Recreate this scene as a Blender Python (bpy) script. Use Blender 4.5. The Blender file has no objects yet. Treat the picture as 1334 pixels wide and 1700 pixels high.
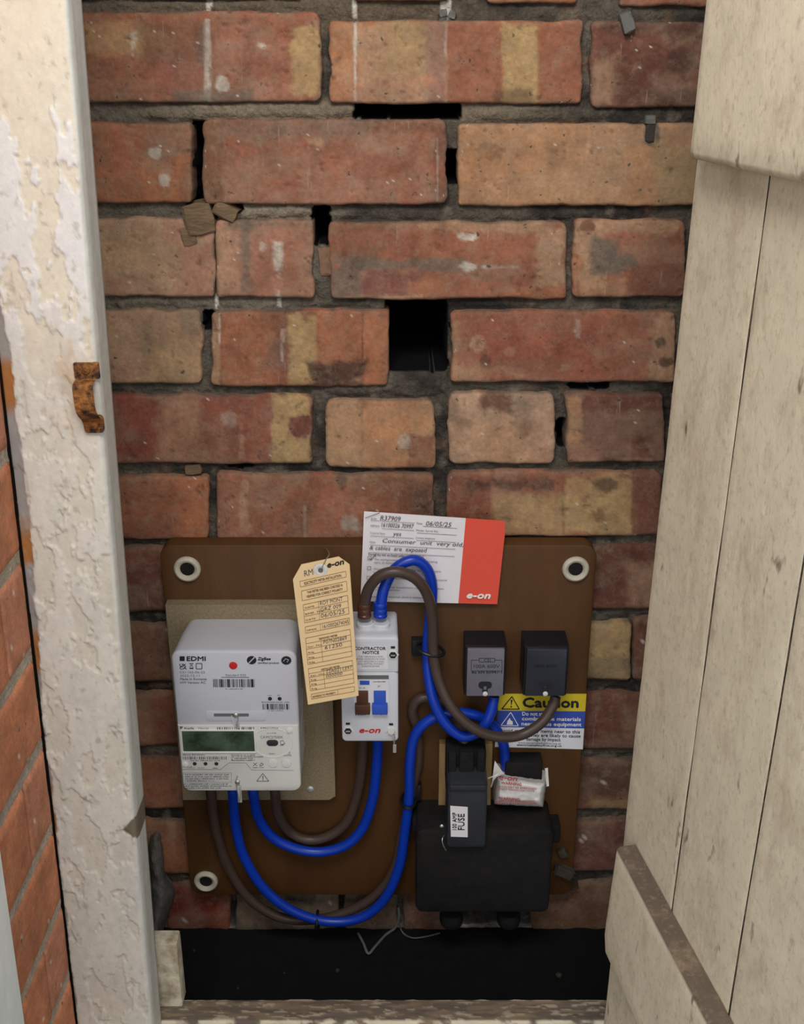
import bpy, bmesh, math, random
import numpy as np
from mathutils import Vector

# ------------------------------------------------------------------ camera
F, CX, CY = 1850.0, 667.0, 850.0
PITCH = math.radians(22.6)
H, ZC = 1079.0, 1008.0            # millimetres: camera to back wall, camera height above cupboard floor
scene = bpy.context.scene
col = scene.collection
cam_d = bpy.data.cameras.new('camera')
cam_d.sensor_fit = 'VERTICAL'; cam_d.sensor_height = 24.0; cam_d.sensor_width = 24.0 * 1334 / 1700
cam_d.lens = 24.0 * F / 1700.0
cam_d.clip_start = 0.01
cam = bpy.data.objects.new('camera', cam_d); col.objects.link(cam)
cam.location = (0, -H / 1000, ZC / 1000)
cam.rotation_euler = (math.pi / 2 - PITCH, 0, 0)
scene.camera = cam

# ------------------------------------------------------------------ light
world = bpy.data.worlds.new('overcast'); scene.world = world; world.use_nodes = True
bg = world.node_tree.nodes['Background']
bg.inputs[0].default_value = (0.93, 0.97, 1.0, 1); bg.inputs[1].default_value = 1.35
def area(name, loc, target, sx, sy, power, colr):
    l = bpy.data.lights.new(name, 'AREA'); l.shape = 'RECTANGLE'; l.size = sx; l.size_y = sy
    l.energy = power; l.color = colr
    o = bpy.data.objects.new(name, l); col.objects.link(o); o.location = loc
    o.rotation_euler = (Vector(target) - Vector(loc)).to_track_quat('-Z', 'Y').to_euler()
    return o
area('added_area_fill', (-0.06, -1.02, 1.72), (-0.03, 0.0, 0.95), 0.55, 0.45, 14, (1.0, 0.975, 0.94))  # added lamp above the camera, no real source; brightens the upper wall most

vs = scene.view_settings
vs.view_transform = 'Standard'; vs.look = 'None'; vs.exposure = -0.1; vs.gamma = 1.0; vs.use_curve_mapping = False

# ------------------------------------------------------------------ helpers
rng = np.random.default_rng(7)
random.seed(7)
def P(px, py, d):
    """photo pixel -> point (mm) on the vertical plane d mm in front of the back wall"""
    vx = px - CX; vy = F * math.cos(PITCH) - (py - CY) * math.sin(PITCH)
    vz = -F * math.sin(PITCH) - (py - CY) * math.cos(PITCH)
    t = (H - d) / vy
    return np.array([vx * t, -d + 0 * t, ZC + vz * t]) if np.isscalar(px) else np.stack([vx * t, -d + 0 * t, ZC + vz * t], -1)
def XZ(px, py, d):
    q = P(px, py, d); return q[0], q[2]
def S(r, g, b, k=1.0):
    def l(c):
        c /= 255.0
        return c / 12.92 if c <= 0.04045 else ((c + 0.055) / 1.055) ** 2.4
    return np.array([min(0.9, l(r) * k), min(0.9, l(g) * k), min(0.9, l(b) * k)])

_tab = rng.random((8, 256, 256))
def vnoise(x, y, seed=0):
    t = _tab[seed % 8]; ox = seed * 37.31; oy = seed * 91.7
    x = np.asarray(x, float) + ox; y = np.asarray(y, float) + oy
    xi = np.floor(x).astype(int); yi = np.floor(y).astype(int)
    fx = x - xi; fy = y - yi; fx = fx * fx * (3 - 2 * fx); fy = fy * fy * (3 - 2 * fy)
    a = t[xi % 256, yi % 256]; b = t[(xi + 1) % 256, yi % 256]
    c = t[xi % 256, (yi + 1) % 256]; d = t[(xi + 1) % 256, (yi + 1) % 256]
    return (a * (1 - fx) + b * fx) * (1 - fy) + (c * (1 - fx) + d * fx) * fy
def fbm(x, y, seed=0, o=4):
    r = 0; a = 0.5; s = 0
    for i in range(o):
        r = r + a * vnoise(x * 2 ** i, y * 2 ** i, seed + i * 3); s += a; a *= 0.55
    return r / s
def sstep(a, b, x):
    t = np.clip((x - a) / (b - a), 0, 1); return t * t * (3 - 2 * t)

# ---- materials
def mat(name, color=(0.5, 0.5, 0.5), attr=False, rough=0.85, scale=60.0, amt=0.25, bump=0.0, bscale=250.0,
        metallic=0.0, stretch=(1, 1, 1), spec=0.3, color2=None, coat=0.0):
    m = bpy.data.materials.new(name); m.use_nodes = True
    nt = m.node_tree; N = nt.nodes; L = nt.links
    b = N['Principled BSDF']
    b.inputs['Roughness'].default_value = rough; b.inputs['Metallic'].default_value = metallic
    b.inputs['Specular IOR Level'].default_value = spec; b.inputs['Coat Weight'].default_value = coat
    tc = N.new('ShaderNodeTexCoord'); mp = N.new('ShaderNodeMapping'); mp.inputs['Scale'].default_value = stretch
    L.new(tc.outputs['Object'], mp.inputs['Vector'])
    nz = N.new('ShaderNodeTexNoise'); nz.inputs['Scale'].default_value = scale; nz.inputs['Detail'].default_value = 6
    nz.inputs['Roughness'].default_value = 0.65
    L.new(mp.outputs[0], nz.inputs['Vector'])
    if attr:
        src = N.new('ShaderNodeAttribute'); src.attribute_name = 'Col'; csock = src.outputs['Color']
    else:
        src = N.new('ShaderNodeRGB'); src.outputs[0].default_value = (*color, 1); csock = src.outputs[0]
    if color2 is not None:
        cr = N.new('ShaderNodeValToRGB'); cr.color_ramp.elements[0].position = 0.38; cr.color_ramp.elements[1].position = 0.62
        cr.color_ramp.elements[0].color = (*color, 1); cr.color_ramp.elements[1].color = (*color2, 1)
        L.new(nz.outputs['Fac'], cr.inputs['Fac']); L.new(cr.outputs['Color'], b.inputs['Base Color'])
    else:
        mr = N.new('ShaderNodeMapRange'); mr.inputs['From Min'].default_value = 0.25; mr.inputs['From Max'].default_value = 0.75
        mr.inputs['To Min'].default_value = 1 - amt; mr.inputs['To Max'].default_value = 1 + amt
        L.new(nz.outputs['Fac'], mr.inputs['Value'])
        vm = N.new('ShaderNodeVectorMath'); vm.operation = 'SCALE'
        L.new(csock, vm.inputs[0]); L.new(mr.outputs[0], vm.inputs['Scale'])
        L.new(vm.outputs[0], b.inputs['Base Color'])
    if bump > 0:
        n2 = N.new('ShaderNodeTexNoise'); n2.inputs['Scale'].default_value = bscale; n2.inputs['Detail'].default_value = 5
        L.new(mp.outputs[0], n2.inputs['Vector'])
        bp = N.new('ShaderNodeBump'); bp.inputs['Strength'].default_value = bump; bp.inputs['Distance'].default_value = 0.002
        L.new(n2.outputs['Fac'], bp.inputs['Height']); L.new(bp.outputs[0], b.inputs['Normal'])
    return m

def brick_mat(name):
    m = bpy.data.materials.new(name); m.use_nodes = True
    nt = m.node_tree; N = nt.nodes; L = nt.links; b = N['Principled BSDF']
    b.inputs['Roughness'].default_value = 0.92; b.inputs['Specular IOR Level'].default_value = 0.12
    tc = N.new('ShaderNodeTexCoord'); at = N.new('ShaderNodeAttribute'); at.attribute_name = 'Col'
    def noise(scale, detail=5, rough=0.6, st=None):
        n = N.new('ShaderNodeTexNoise'); n.inputs['Scale'].default_value = scale; n.inputs['Detail'].default_value = detail; n.inputs['Roughness'].default_value = rough
        if st:
            mp = N.new('ShaderNodeMapping'); mp.inputs['Scale'].default_value = st; L.new(tc.outputs['Object'], mp.inputs['Vector']); L.new(mp.outputs[0], n.inputs['Vector'])
        else: L.new(tc.outputs['Object'], n.inputs['Vector'])
        return n.outputs['Fac']
    def rng_(sock, a, c, lo, hi):
        r = N.new('ShaderNodeMapRange'); r.inputs['From Min'].default_value = a; r.inputs['From Max'].default_value = c
        r.inputs['To Min'].default_value = lo; r.inputs['To Max'].default_value = hi; L.new(sock, r.inputs['Value']); return r.outputs[0]
    def scale(csock, f):
        v = N.new('ShaderNodeVectorMath'); v.operation = 'SCALE'; L.new(csock, v.inputs[0]); L.new(f, v.inputs['Scale']); return v.outputs[0]
    def mix(a, colr, f):
        x = N.new('ShaderNodeMix'); x.data_type = 'RGBA'; L.new(f, x.inputs['Factor']); L.new(a, x.inputs['A']); x.inputs['B'].default_value = (*colr, 1); return x.outputs['Result']
    big = noise(34, 6, .7); fine = noise(260, 4, .6); pit = noise(150, 3, .5); dust = noise(75, 8, .75); streak = noise(330, 3, .5, (1, 1, .07))
    c = scale(at.outputs['Color'], rng_(big, .3, .7, .74, 1.26)); c = scale(c, rng_(fine, .3, .7, .86, 1.14))
    c = mix(c, tuple(S(150, 132, 112)), rng_(dust, .50, .70, 0, .50))
    c = mix(c, tuple(S(176, 164, 148)), rng_(streak, .68, .76, 0, .35))
    c = mix(c, tuple(S(52, 40, 34)), rng_(pit, .70, .76, 0, .7))
    L.new(c, b.inputs['Base Color'])
    hs = N.new('ShaderNodeMath'); hs.operation = 'SUBTRACT'; L.new(rng_(fine, .3, .7, 0, .35), hs.inputs[0]); L.new(rng_(pit, .68, .77, 0, 1.0), hs.inputs[1])
    h2 = N.new('ShaderNodeMath'); h2.operation = 'ADD'; L.new(hs.outputs[0], h2.inputs[0]); L.new(rng_(dust, .4, .75, 0, .5), h2.inputs[1])
    bp = N.new('ShaderNodeBump'); bp.inputs['Strength'].default_value = 0.55; bp.inputs['Distance'].default_value = 0.0012
    L.new(h2.outputs[0], bp.inputs['Height']); L.new(bp.outputs[0], b.inputs['Normal'])
    return m
M = {}
M['brick'] = brick_mat('brick_clay')
M['mortar'] = mat('mortar', attr=True, rough=0.95, scale=300, amt=0.40, bump=0.9, bscale=380, spec=0.1)
M['paint'] = mat('peeling_paint', attr=True, rough=0.6, scale=120, amt=0.10, bump=0.15, bscale=300)
M['wood'] = mat('weathered_wood', attr=True, rough=0.8, scale=60, amt=0.25, bump=0.4, bscale=200, stretch=(0.25, 1, 1))
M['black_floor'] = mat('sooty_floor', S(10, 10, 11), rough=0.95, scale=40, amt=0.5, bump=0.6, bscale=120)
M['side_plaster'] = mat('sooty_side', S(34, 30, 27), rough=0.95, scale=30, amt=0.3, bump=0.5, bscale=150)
M['ground'] = mat('paving', S(84, 79, 74), rough=0.95, scale=20, amt=0.2, bump=0.4, bscale=80)
M['board'] = mat('varnished_board', S(82, 53, 26), rough=0.5, scale=12, amt=0.22, bump=0.10, bscale=120, stretch=(3, 1, 0.6), spec=0.3)
M['chip'] = mat('chipboard', S(136, 121, 96), rough=0.9, scale=420, amt=0.30, bump=0.25, bscale=500)
M['grey_plastic'] = mat('grey_plastic', S(190, 190, 197), rough=0.5, scale=30, amt=0.03)
M['white_plastic'] = mat('white_plastic', S(216, 214, 210), rough=0.45, scale=30, amt=0.03)
M['iso_plastic'] = mat('isolator_plastic', S(206, 207, 214), rough=0.45, scale=40, amt=0.05)
M['ink'] = mat('black_ink', S(38, 38, 42), rough=0.7, amt=0.05)
M['grey_ink'] = mat('grey_ink', S(105, 103, 105), rough=0.7, amt=0.05)
M['pen'] = mat('pen_ink', S(84, 80, 84), rough=0.7, amt=0.1)
M['red_ink'] = mat('red_ink', S(196, 38, 38), rough=0.6, amt=0.05)
M['blue_ink'] = mat('blue_ink', S(52, 88, 190), rough=0.6, amt=0.05)
M['white_ink'] = mat('white_ink', S(245, 238, 226), rough=0.6, amt=0.03)
M['lcd'] = mat('lcd_glass', S(30, 44, 28), color2=S(74, 92, 74), rough=0.15, scale=30, spec=0.6)
M['dark_rubber'] = mat('dark_rubber', S(48, 48, 54), rough=0.5, amt=0.1)
M['blue_cable'] = mat('blue_sheath', S(12, 56, 172), rough=0.35, amt=0.06, spec=0.45)
M['brown_cable'] = mat('brown_sheath', S(74, 59, 52), rough=0.4, amt=0.08, spec=0.4)
M['brown_collar'] = mat('brown_collar', S(84, 52, 36), rough=0.35, amt=0.08, spec=0.45)
M['black_plastic'] = mat('black_plastic', S(26, 26, 31), rough=0.4, amt=0.15, spec=0.4)
M['grey_face'] = mat('grey_face_plastic', S(112, 110, 120), rough=0.45, amt=0.10, scale=50)
M['dark_face'] = mat('dark_face_plastic', S(46, 48, 58), rough=0.35, amt=0.12, scale=50, spec=0.5)
M['bakelite'] = mat('sooty_bakelite', S(22, 20, 19), rough=0.8, amt=0.6, scale=45, bump=0.7, bscale=110)
M['carrier'] = mat('fuse_carrier_plastic', S(48, 50, 55), rough=0.45, amt=0.15, scale=50)
M['tag_card'] = mat('manila_card', S(226, 196, 150), rough=0.85, amt=0.05, scale=90)
M['paper'] = mat('white_card', S(232, 226, 228), rough=0.8, amt=0.03)
M['red_card'] = mat('red_card', S(228, 86, 68), rough=0.7, amt=0.03)
M['yellow'] = mat('yellow_vinyl', S(214, 190, 48), rough=0.5, amt=0.08)
M['blue_vinyl'] = mat('blue_vinyl', S(58, 84, 176), rough=0.5, amt=0.08)
M['white_vinyl'] = mat('white_vinyl', S(224, 222, 226), rough=0.5, amt=0.05)
M['steel'] = mat('steel', S(205, 205, 200), rough=0.35, metallic=0.9, amt=0.1)
M['zinc'] = mat('zinc_screw', S(200, 200, 196), rough=0.4, metallic=0.6, amt=0.15)
M['washer'] = mat('nylon_washer', S(192, 183, 164), rough=0.6, amt=0.15, scale=120)
M['film'] = mat('plastic_film', S(226, 222, 218), rough=0.3, amt=0.08, spec=0.5)
M['rust'] = mat('rusty_iron', S(52, 36, 30), color2=S(158, 102, 50), rough=0.85, scale=150, bump=0.9, bscale=260)
M['old_wood'] = mat('old_wood', S(116, 95, 73), rough=0.9, scale=60, amt=0.4, bump=0.5, bscale=150, stretch=(1, 1, 4))
M['crumb'] = mat('dusty_crumb', S(66, 60, 53), rough=.95, amt=.4, bump=.6)
M['wire'] = mat('dusty_wire', S(104, 102, 97), rough=0.8, amt=0.3)
M['pale_wood'] = mat('pale_batten', S(150, 122, 82), rough=0.8, amt=0.3, scale=40, stretch=(3, 1, 0.4))

# ---- objects
def link(name, me, m=None, parent=None, smooth=False):
    o = bpy.data.objects.new(name, me); col.objects.link(o)
    if m is not None: me.materials.append(m)
    if parent is not None:
        o.parent = parent
        loc = parent.location.copy()
        if parent.parent is not None: loc = Vector((0, 0, 0)) if parent.type == 'MESH' else loc
        o.location = -loc if parent.type == 'EMPTY' else Vector((0, 0, 0))
    if smooth: me.polygons.foreach_set('use_smooth', [True] * len(me.polygons))
    return o
def tag(o, label, cat, group=None, kind=None):
    o['label'] = label; o['category'] = cat
    if group: o['group'] = group
    if kind: o['kind'] = kind
    return o
def empty(name, base):
    o = bpy.data.objects.new(name, None); col.objects.link(o)
    o.location = Vector(base) / 1000; o.empty_display_size = 0.02
    return o

class MB:
    """collects shapes given in mm (x right, y into the wall, z up)"""
    def __init__(s): s.v = []; s.f = []
    def add(s, v, f):
        n = len(s.v); s.v += [tuple(map(float, q)) for q in v]; s.f += [tuple(i + n for i in q) for q in f]; return s
    def rings(s, rs, cap0=True, cap1=True):
        n = len(rs[0]); v = [q for r in rs for q in r]; f = []
        for k in range(len(rs) - 1):
            for i in range(n):
                j = (i + 1) % n
                f.append((k * n + i, k * n + j, (k + 1) * n + j, (k + 1) * n + i))
        if cap0: f.append(tuple(range(n)))
        if cap1: f.append(tuple((len(rs) - 1) * n + i for i in range(n)))
        return s.add(v, f)
    def rprism(s, x0, x1, z0, z1, d0, d1, r=3, fil=1.5, n=5, taper=0.0):
        rs = []
        for ins, d in ((-taper, d0), (0, d1 - fil), (fil * 0.3, d1 - fil * 0.3), (fil, d1)):
            rs.append([(x, -d, z) for x, z in rrect(x0 + ins, x1 - ins, z0 + ins, z1 - ins, max(0.2, r - ins), n)])
        return s.rings(rs)
    def box(s, x0, x1, z0, z1, d0, d1): return s.rprism(x0, x1, z0, z1, d0, d1, 0.4, 0.4, 1)
    def lathe(s, c, prof, n=24, axis='d'):
        """prof: (radius, offset along axis). axis d = toward the viewer, z = up"""
        rs = []
        for r, t in prof:
            ring = []
            for i in range(n):
                a = 2 * math.pi * i / n
                if axis == 'd': ring.append((c[0] + r * math.cos(a), c[1] - t, c[2] + r * math.sin(a)))
                else: ring.append((c[0] + r * math.cos(a), c[1] + r * math.sin(a), c[2] + t))
            rs.append(ring)
        return s.rings(rs)
    def tube(s, pts, r, n=12, flat=1.0):
        pts = [np.array(q, float) for q in pts]; rs = []
        up = np.array([0.13, 0.9, 0.2]); 
        for i, q in enumerate(pts):
            t = pts[min(i + 1, len(pts) - 1)] - pts[max(i - 1, 0)]; t /= np.linalg.norm(t) + 1e-9
            a = up - t * (up @ t); a /= np.linalg.norm(a) + 1e-9; b = np.cross(t, a); up = a
            rr = r[i] if hasattr(r, '__len__') else r
            rs.append([q + rr * (math.cos(2 * math.pi * k / n) * a * flat + math.sin(2 * math.pi * k / n) * b) for k in range(n)])
        return s.rings(rs)
    def build(s, name, m, parent=None, smooth=False, fix=True):
        me = bpy.data.meshes.new(name)
        me.from_pydata([(x / 1000, y / 1000, z / 1000) for x, y, z in s.v], [], s.f)
        if fix:
            b = bmesh.new(); b.from_mesh(me); bmesh.ops.recalc_face_normals(b, faces=b.faces); b.to_mesh(me); b.free()
        o = link(name, me, m, parent, False)
        if smooth:
            me.polygons.foreach_set('use_smooth', [True] * len(me.polygons))
            me.set_sharp_from_angle(angle=math.radians(42))
        return o
def rrect(x0, x1, z0, z1, r, n=5):
    r = min(r, (x1 - x0) / 2, (z1 - z0) / 2); o = []
    for cx, cz, a0 in ((x1 - r, z1 - r, 0), (x0 + r, z1 - r, 90), (x0 + r, z0 + r, 180), (x1 - r, z0 + r, 270)):
        for k in range(n + 1):
            a = math.radians(a0 + 90 * k / n); o.append((cx + r * math.cos(a), cz + r * math.sin(a)))
    return o
def spline(pts, n=10):
    p = [np.array(q, float) for q in pts]; p = [2 * p[0] - p[1]] + p + [2 * p[-1] - p[-2]]; out = []
    for i in range(1, len(p) - 2):
        for k in range(n):
            t = k / n; a, b, c, d = p[i - 1], p[i], p[i + 1], p[i + 2]
            out.append(0.5 * (2 * b + (c - a) * t + (2 * a - 5 * b + 4 * c - d) * t * t + (3 * b - a - 3 * c + d) * t ** 3))
    out.append(p[-2]); return out
def pp(pts): return [P(float(a), float(b), float(c)) for a, b, c in pts]

def grid_mesh(name, X, C=None, faces_extra=None, m=None, parent=None, flip=False, smooth=True):
    """X: (nv,nu,3) mm grid, C: (nv,nu,3) linear colours"""
    nv, nu = X.shape[:2]
    V = X.reshape(-1, 3) / 1000
    i = np.arange(nv * nu).reshape(nv, nu)
    q = np.stack([i[:-1, :-1], i[1:, :-1], i[1:, 1:], i[:-1, 1:]], -1).reshape(-1, 4)
    if flip: q = q[:, ::-1]
    me = bpy.data.meshes.new(name)
    me.vertices.add(len(V)); me.vertices.foreach_set('co', V.ravel())
    me.loops.add(q.size); me.loops.foreach_set('vertex_index', q.ravel().astype(np.int32))
    me.polygons.add(len(q)); me.polygons.foreach_set('loop_start', np.arange(0, q.size, 4).astype(np.int32))
    me.update(calc_edges=True); me.validate()
    if C is not None:
        a = me.color_attributes.new('Col', 'FLOAT_COLOR', 'POINT')
        c4 = np.ones((len(V), 4)); c4[:, :3] = C.reshape(-1, 3); a.data.foreach_set('color', c4.ravel())
    return link(name, me, m, parent, smooth)

# ---- flat print: text, rules, bars
_txt = {}
def text_mesh(s, bold=0.0, shear=0.0):
    k = (s, bold, shear)
    if k in _txt: return _txt[k]
    cu = bpy.data.curves.new('lettering', 'FONT'); cu.body = s; cu.size = 1.0; cu.offset = bold; cu.shear = shear
    cu.resolution_u = 2; cu.fill_mode = 'FRONT'
    ob = bpy.data.objects.new('lettering', cu); col.objects.link(ob)
    dg = bpy.context.evaluated_depsgraph_get()
    me = ob.evaluated_get(dg).to_mesh()
    v = np.array([tuple(q.co) for q in me.vertices]); f = [tuple(p.vertices) for p in me.polygons]
    ob.evaluated_get(dg).to_mesh_clear()
    bpy.data.objects.remove(ob); bpy.data.curves.remove(cu)
    _txt[k] = (v, f); return v, f
class Print:
    """ink on a surface; mp(px,py) -> point (mm) on the surface"""
    def __init__(s, mp): s.mp = mp; s.b = MB(); s.parts = [['lettering', s.b, None]]
    def part(s, name, kind=None):
        s.b = MB(); s.parts.append([name, s.b, kind]); return s
    def text(s, t, x0, y0, x1, y1=None, h=None, bold=0.0, shear=0.0):
        if y1 is None: y1 = y0
        v, f = text_mesh(t, 0.0, shear)
        if len(v) == 0: return s
        a = s.mp(x0, y0); b = s.mp(x1, y1); mn, mx = v[:, 0].min(), v[:, 0].max(); w = mx - mn
        U = (b - a) / w
        if h is None: h = math.hypot(x1 - x0, y1 - y0) / w * 0.72
        Vv = (s.mp(x0 + (y1 - y0) / max(1, x1 - x0) * h, y0 - h) - a) / 0.72
        k = bold * h * 4.5; ex = (s.mp(x0 + 1, y0) - a) * k; ez = (s.mp(x0, y0 - 1) - a) * k
        lift = np.array([0, -0.03, 0])
        for i_, o in enumerate((0 * ex,) if bold == 0 else (0 * ex, ex, -ex, ez, -ez)):
            o = o + lift * i_
            s.b.add([a + (q[0] - mn) * U + q[1] * Vv + o for q in v], f)
        return s
    def poly(s, pts): s.b.add([s.mp(*q) for q in pts], [tuple(range(len(pts)))]); return s
    def line(s, x0, y0, x1, y1, w=1.0):
        L = math.hypot(x1 - x0, y1 - y0) or 1; nx, ny = -(y1 - y0) / L * w / 2, (x1 - x0) / L * w / 2
        return s.poly([(x0 + nx, y0 + ny), (x1 + nx, y1 + ny), (x1 - nx, y1 - ny), (x0 - nx, y0 - ny)])
    def path(s, pts, w=1.0, close=False):
        if close: pts = pts + pts[:1]
        for a, b in zip(pts[:-1], pts[1:]): s.line(*a, *b, w)
        return s
    def rect(s, x0, y0, x1, y1): return s.poly([(x0, y0), (x1, y0), (x1, y1), (x0, y1)])
    def disc(s, cx, cy, r, ry=None):
        ry = ry or r
        return s.poly([(cx + r * math.cos(a * math.pi / 10), cy + ry * math.sin(a * math.pi / 10)) for a in range(20)])
    def bars(s, x0, x1, y0, y1, seed=1, step=2.0, slant=0.0):
        r = random.Random(seed); x = x0
        while x < x1 - 1:
            w = step * r.uniform(0.3, 0.9)
            s.poly([(x, y0), (min(x + w, x1), y0), (min(x + w, x1) + slant, y1), (x + slant, y1)]); x += step * r.uniform(0.8, 1.5)
        return s
    def words(s, x0, y0, x1, y1=None, h=2.2, seed=1):
        """unreadable small print: short uneven strokes the size of words"""
        if y1 is None: y1 = y0
        r = random.Random(seed); n = math.hypot(x1 - x0, y1 - y0); t = 0
        while t < n - 2:
            w = min(r.uniform(1.0, 2.0), n - t); k = r.uniform(0.55, 1.0)
            ax, ay = x0 + (x1 - x0) * t / n, y0 + (y1 - y0) * t / n; bx, by = x0 + (x1 - x0) * (t + w) / n, y0 + (y1 - y0) * (t + w) / n
            s.poly([(ax, ay - h * k), (bx, by - h * k), (bx, by), (ax, ay)]); t += w + (r.uniform(1.6, 2.6) if r.random() < 0.16 else r.uniform(0.35, 0.8))
        return s
    def scrawl(s, x0, y0, x1, y1=None, h=7, w=0.8, seed=1):
        """handwriting strokes"""
        if y1 is None: y1 = y0
        r = random.Random(seed); n = math.hypot(x1 - x0, y1 - y0); t = 0
        while t < n - 3:
            g = h * r.uniform(0.45, 0.7); bx, by = x0 + (x1 - x0) * t / n, y0 + (y1 - y0) * t / n
            q = [(bx + g * r.uniform(0, 1), by - h * r.uniform(0, 1)) for _ in range(r.choice((3, 4, 4)))]
            s.path(q, w); t += g + (h * 0.5 if r.random() < 0.12 else 1.0)
        return s
    def build(s, m, parent):
        for name, b, kind in s.parts:
            if b.v:
                o = b.build(name, m, parent, fix=False)
                if kind: o['kind'] = kind

# ================================================================== back wall
def hole_masks():
    # (x0,x1,y0,y1,depth) pixel boxes of the gaps in the masonry
    return [(590, 762, 172, 196, 150), (318, 341, 203, 334, 70), (312, 400, 332, 352, 55), (519, 546, 343, 404, 70), (738, 762, 250, 304, 70), (641, 741, 500, 616, 230),
            (925, 941, 698, 742, 60), (945, 1010, 632, 645, 30), (337, 352, 517, 548, 22), (375, 420, 768, 776, 18), (308, 356, 352, 400, 26)]
def build_wall():
    xs = np.arange(-345, 345, 1.9); zs = np.arange(1100, -12, -1.9)
    X, Z = np.meshgrid(xs, zs)
    # pixel of each mortar point (on plane d=0)
    yy = H; w = (Z - ZC)
    depth = yy * math.cos(PITCH) - w * math.sin(PITCH); up = yy * math.sin(PITCH) + w * math.cos(PITCH)
    PX = CX + F * X / depth; PY = CY - F * up / depth
    n1 = fbm(X / 22, Z / 22, 1); n2 = fbm(X / 6, Z / 6, 2)
    D = -5.0 + 5 * (n1 - 0.5) + 3.6 * (n2 - 0.5)
    # places where mortar was smeared almost flush
    for cx, cy, rx, ry, a in ((230, 15, 140, 22, 4), (470, 12, 130, 25, 4.5), (420, 186, 200, 18, 4), (900, 188, 120, 16, 3), (440, 352, 90, 14, 4), (540, 440, 26, 60, 3.5),
                              (690, 640, 60, 22, 3), (590, 640, 70, 18, 3.5), (530, 720, 24, 70, 2.5), (735, 780, 30, 120, 2), (230, 505, 120, 14, 2), (800, 355, 260, 14, 2)):
        D += a * np.clip(1 - ((PX - cx) / rx) ** 2 - ((PY - cy) / ry) ** 2, 0, 1) ** 0.5
    base = S(86, 79, 70); dark = S(50, 46, 43); pale = S(118, 109, 96); brown = S(112, 84, 66, 1.1)
    t = sstep(0.35, 0.65, fbm(X / 60, Z / 60, 5))[..., None]
    C = dark * (1 - t) + base * t
    t = (sstep(0.55, 0.75, fbm(X / 14, Z / 14, 3)) * 0.5)[..., None]; C = C * (1 - t) + pale * t
    t = (sstep(0.62, 0.8, fbm(X / 30, Z / 30, 4)) * 0.5)[..., None]; C = C * (1 - t) + brown * t
    for cx, cy, rx, ry, cc, a in ((260, 330, 300, 420, S(112, 104, 93), .55), (470, 20, 330, 40, S(96, 84, 70, 1.1), .8), (560, 185, 330, 22, S(128, 114, 96, 1.1), .7), (450, 352, 120, 18, S(136, 124, 108, 1.1), .7), (300, 490, 250, 30, S(120, 110, 98), .5)):
        m = np.clip(1.4 - ((PX - cx) / rx) ** 2 - ((PY - cy) / ry) ** 2, 0, 1)[..., None] * a
        C = C * (1 - m) + cc * m
    # white lime drips
    for x0, y0, y1, w_ in ((345, 0, 30, 5), (589, 0, 30, 4), (740, 0, 36, 10), (462, 470, 512, 4), (358, 490, 515, 3)):
        m = (np.abs(PX - x0 - 3 * (n2 - .5)) < w_) & (PY > y0) & (PY < y1); C[m] = S(190, 184, 172)
    for q in BR:           # the joint has shrunk away from many arrises
        e = np.maximum(np.maximum(q[0] - PX, PX - q[1]), np.maximum(q[2] - PY, PY - q[3]))
        D -= 3.0 * np.exp(-((e - 2.0) / 2.6) ** 2) * sstep(.42, .6, fbm(X / 16, Z / 16, 7))
    for x0, x1, y0, y1, dp in hole_masks():
        jit = 7 * (fbm(X / 7, Z / 7, 6) - 0.5)
        m = (PX > x0 + jit) & (PX < x1 + jit) & (PY > y0 + jit) & (PY < y1 + jit)
        D[m] = -dp + 10 * (n1[m] - 0.5)
        m2 = m.copy(); m2[1:] |= m[:-1]; m2[:-1] |= m[1:]; m2[:, 1:] |= m[:, :-1]; m2[:, :-1] |= m[:, 1:]; C[m2] = S(14, 13, 16)  # shade inside the gaps painted in as near-black, rims included
    G = np.stack([X, -D, Z], -1)
    return grid_mesh('wall_back', G, C, m=M['mortar'])

K = 0.88     # photo colour -> clay reflectance
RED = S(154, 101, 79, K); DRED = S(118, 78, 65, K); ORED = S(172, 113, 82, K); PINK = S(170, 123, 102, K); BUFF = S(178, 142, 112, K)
YEL = S(180, 150, 106, K); OBUFF = S(182, 138, 102, K); GREY = S(116, 104, 92, K); BROWN = S(122, 88, 68, K); WHITE = S(205, 196, 182, K); SOOT = S(70, 56, 50, K); PALE = S(186, 150, 122, K)
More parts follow.
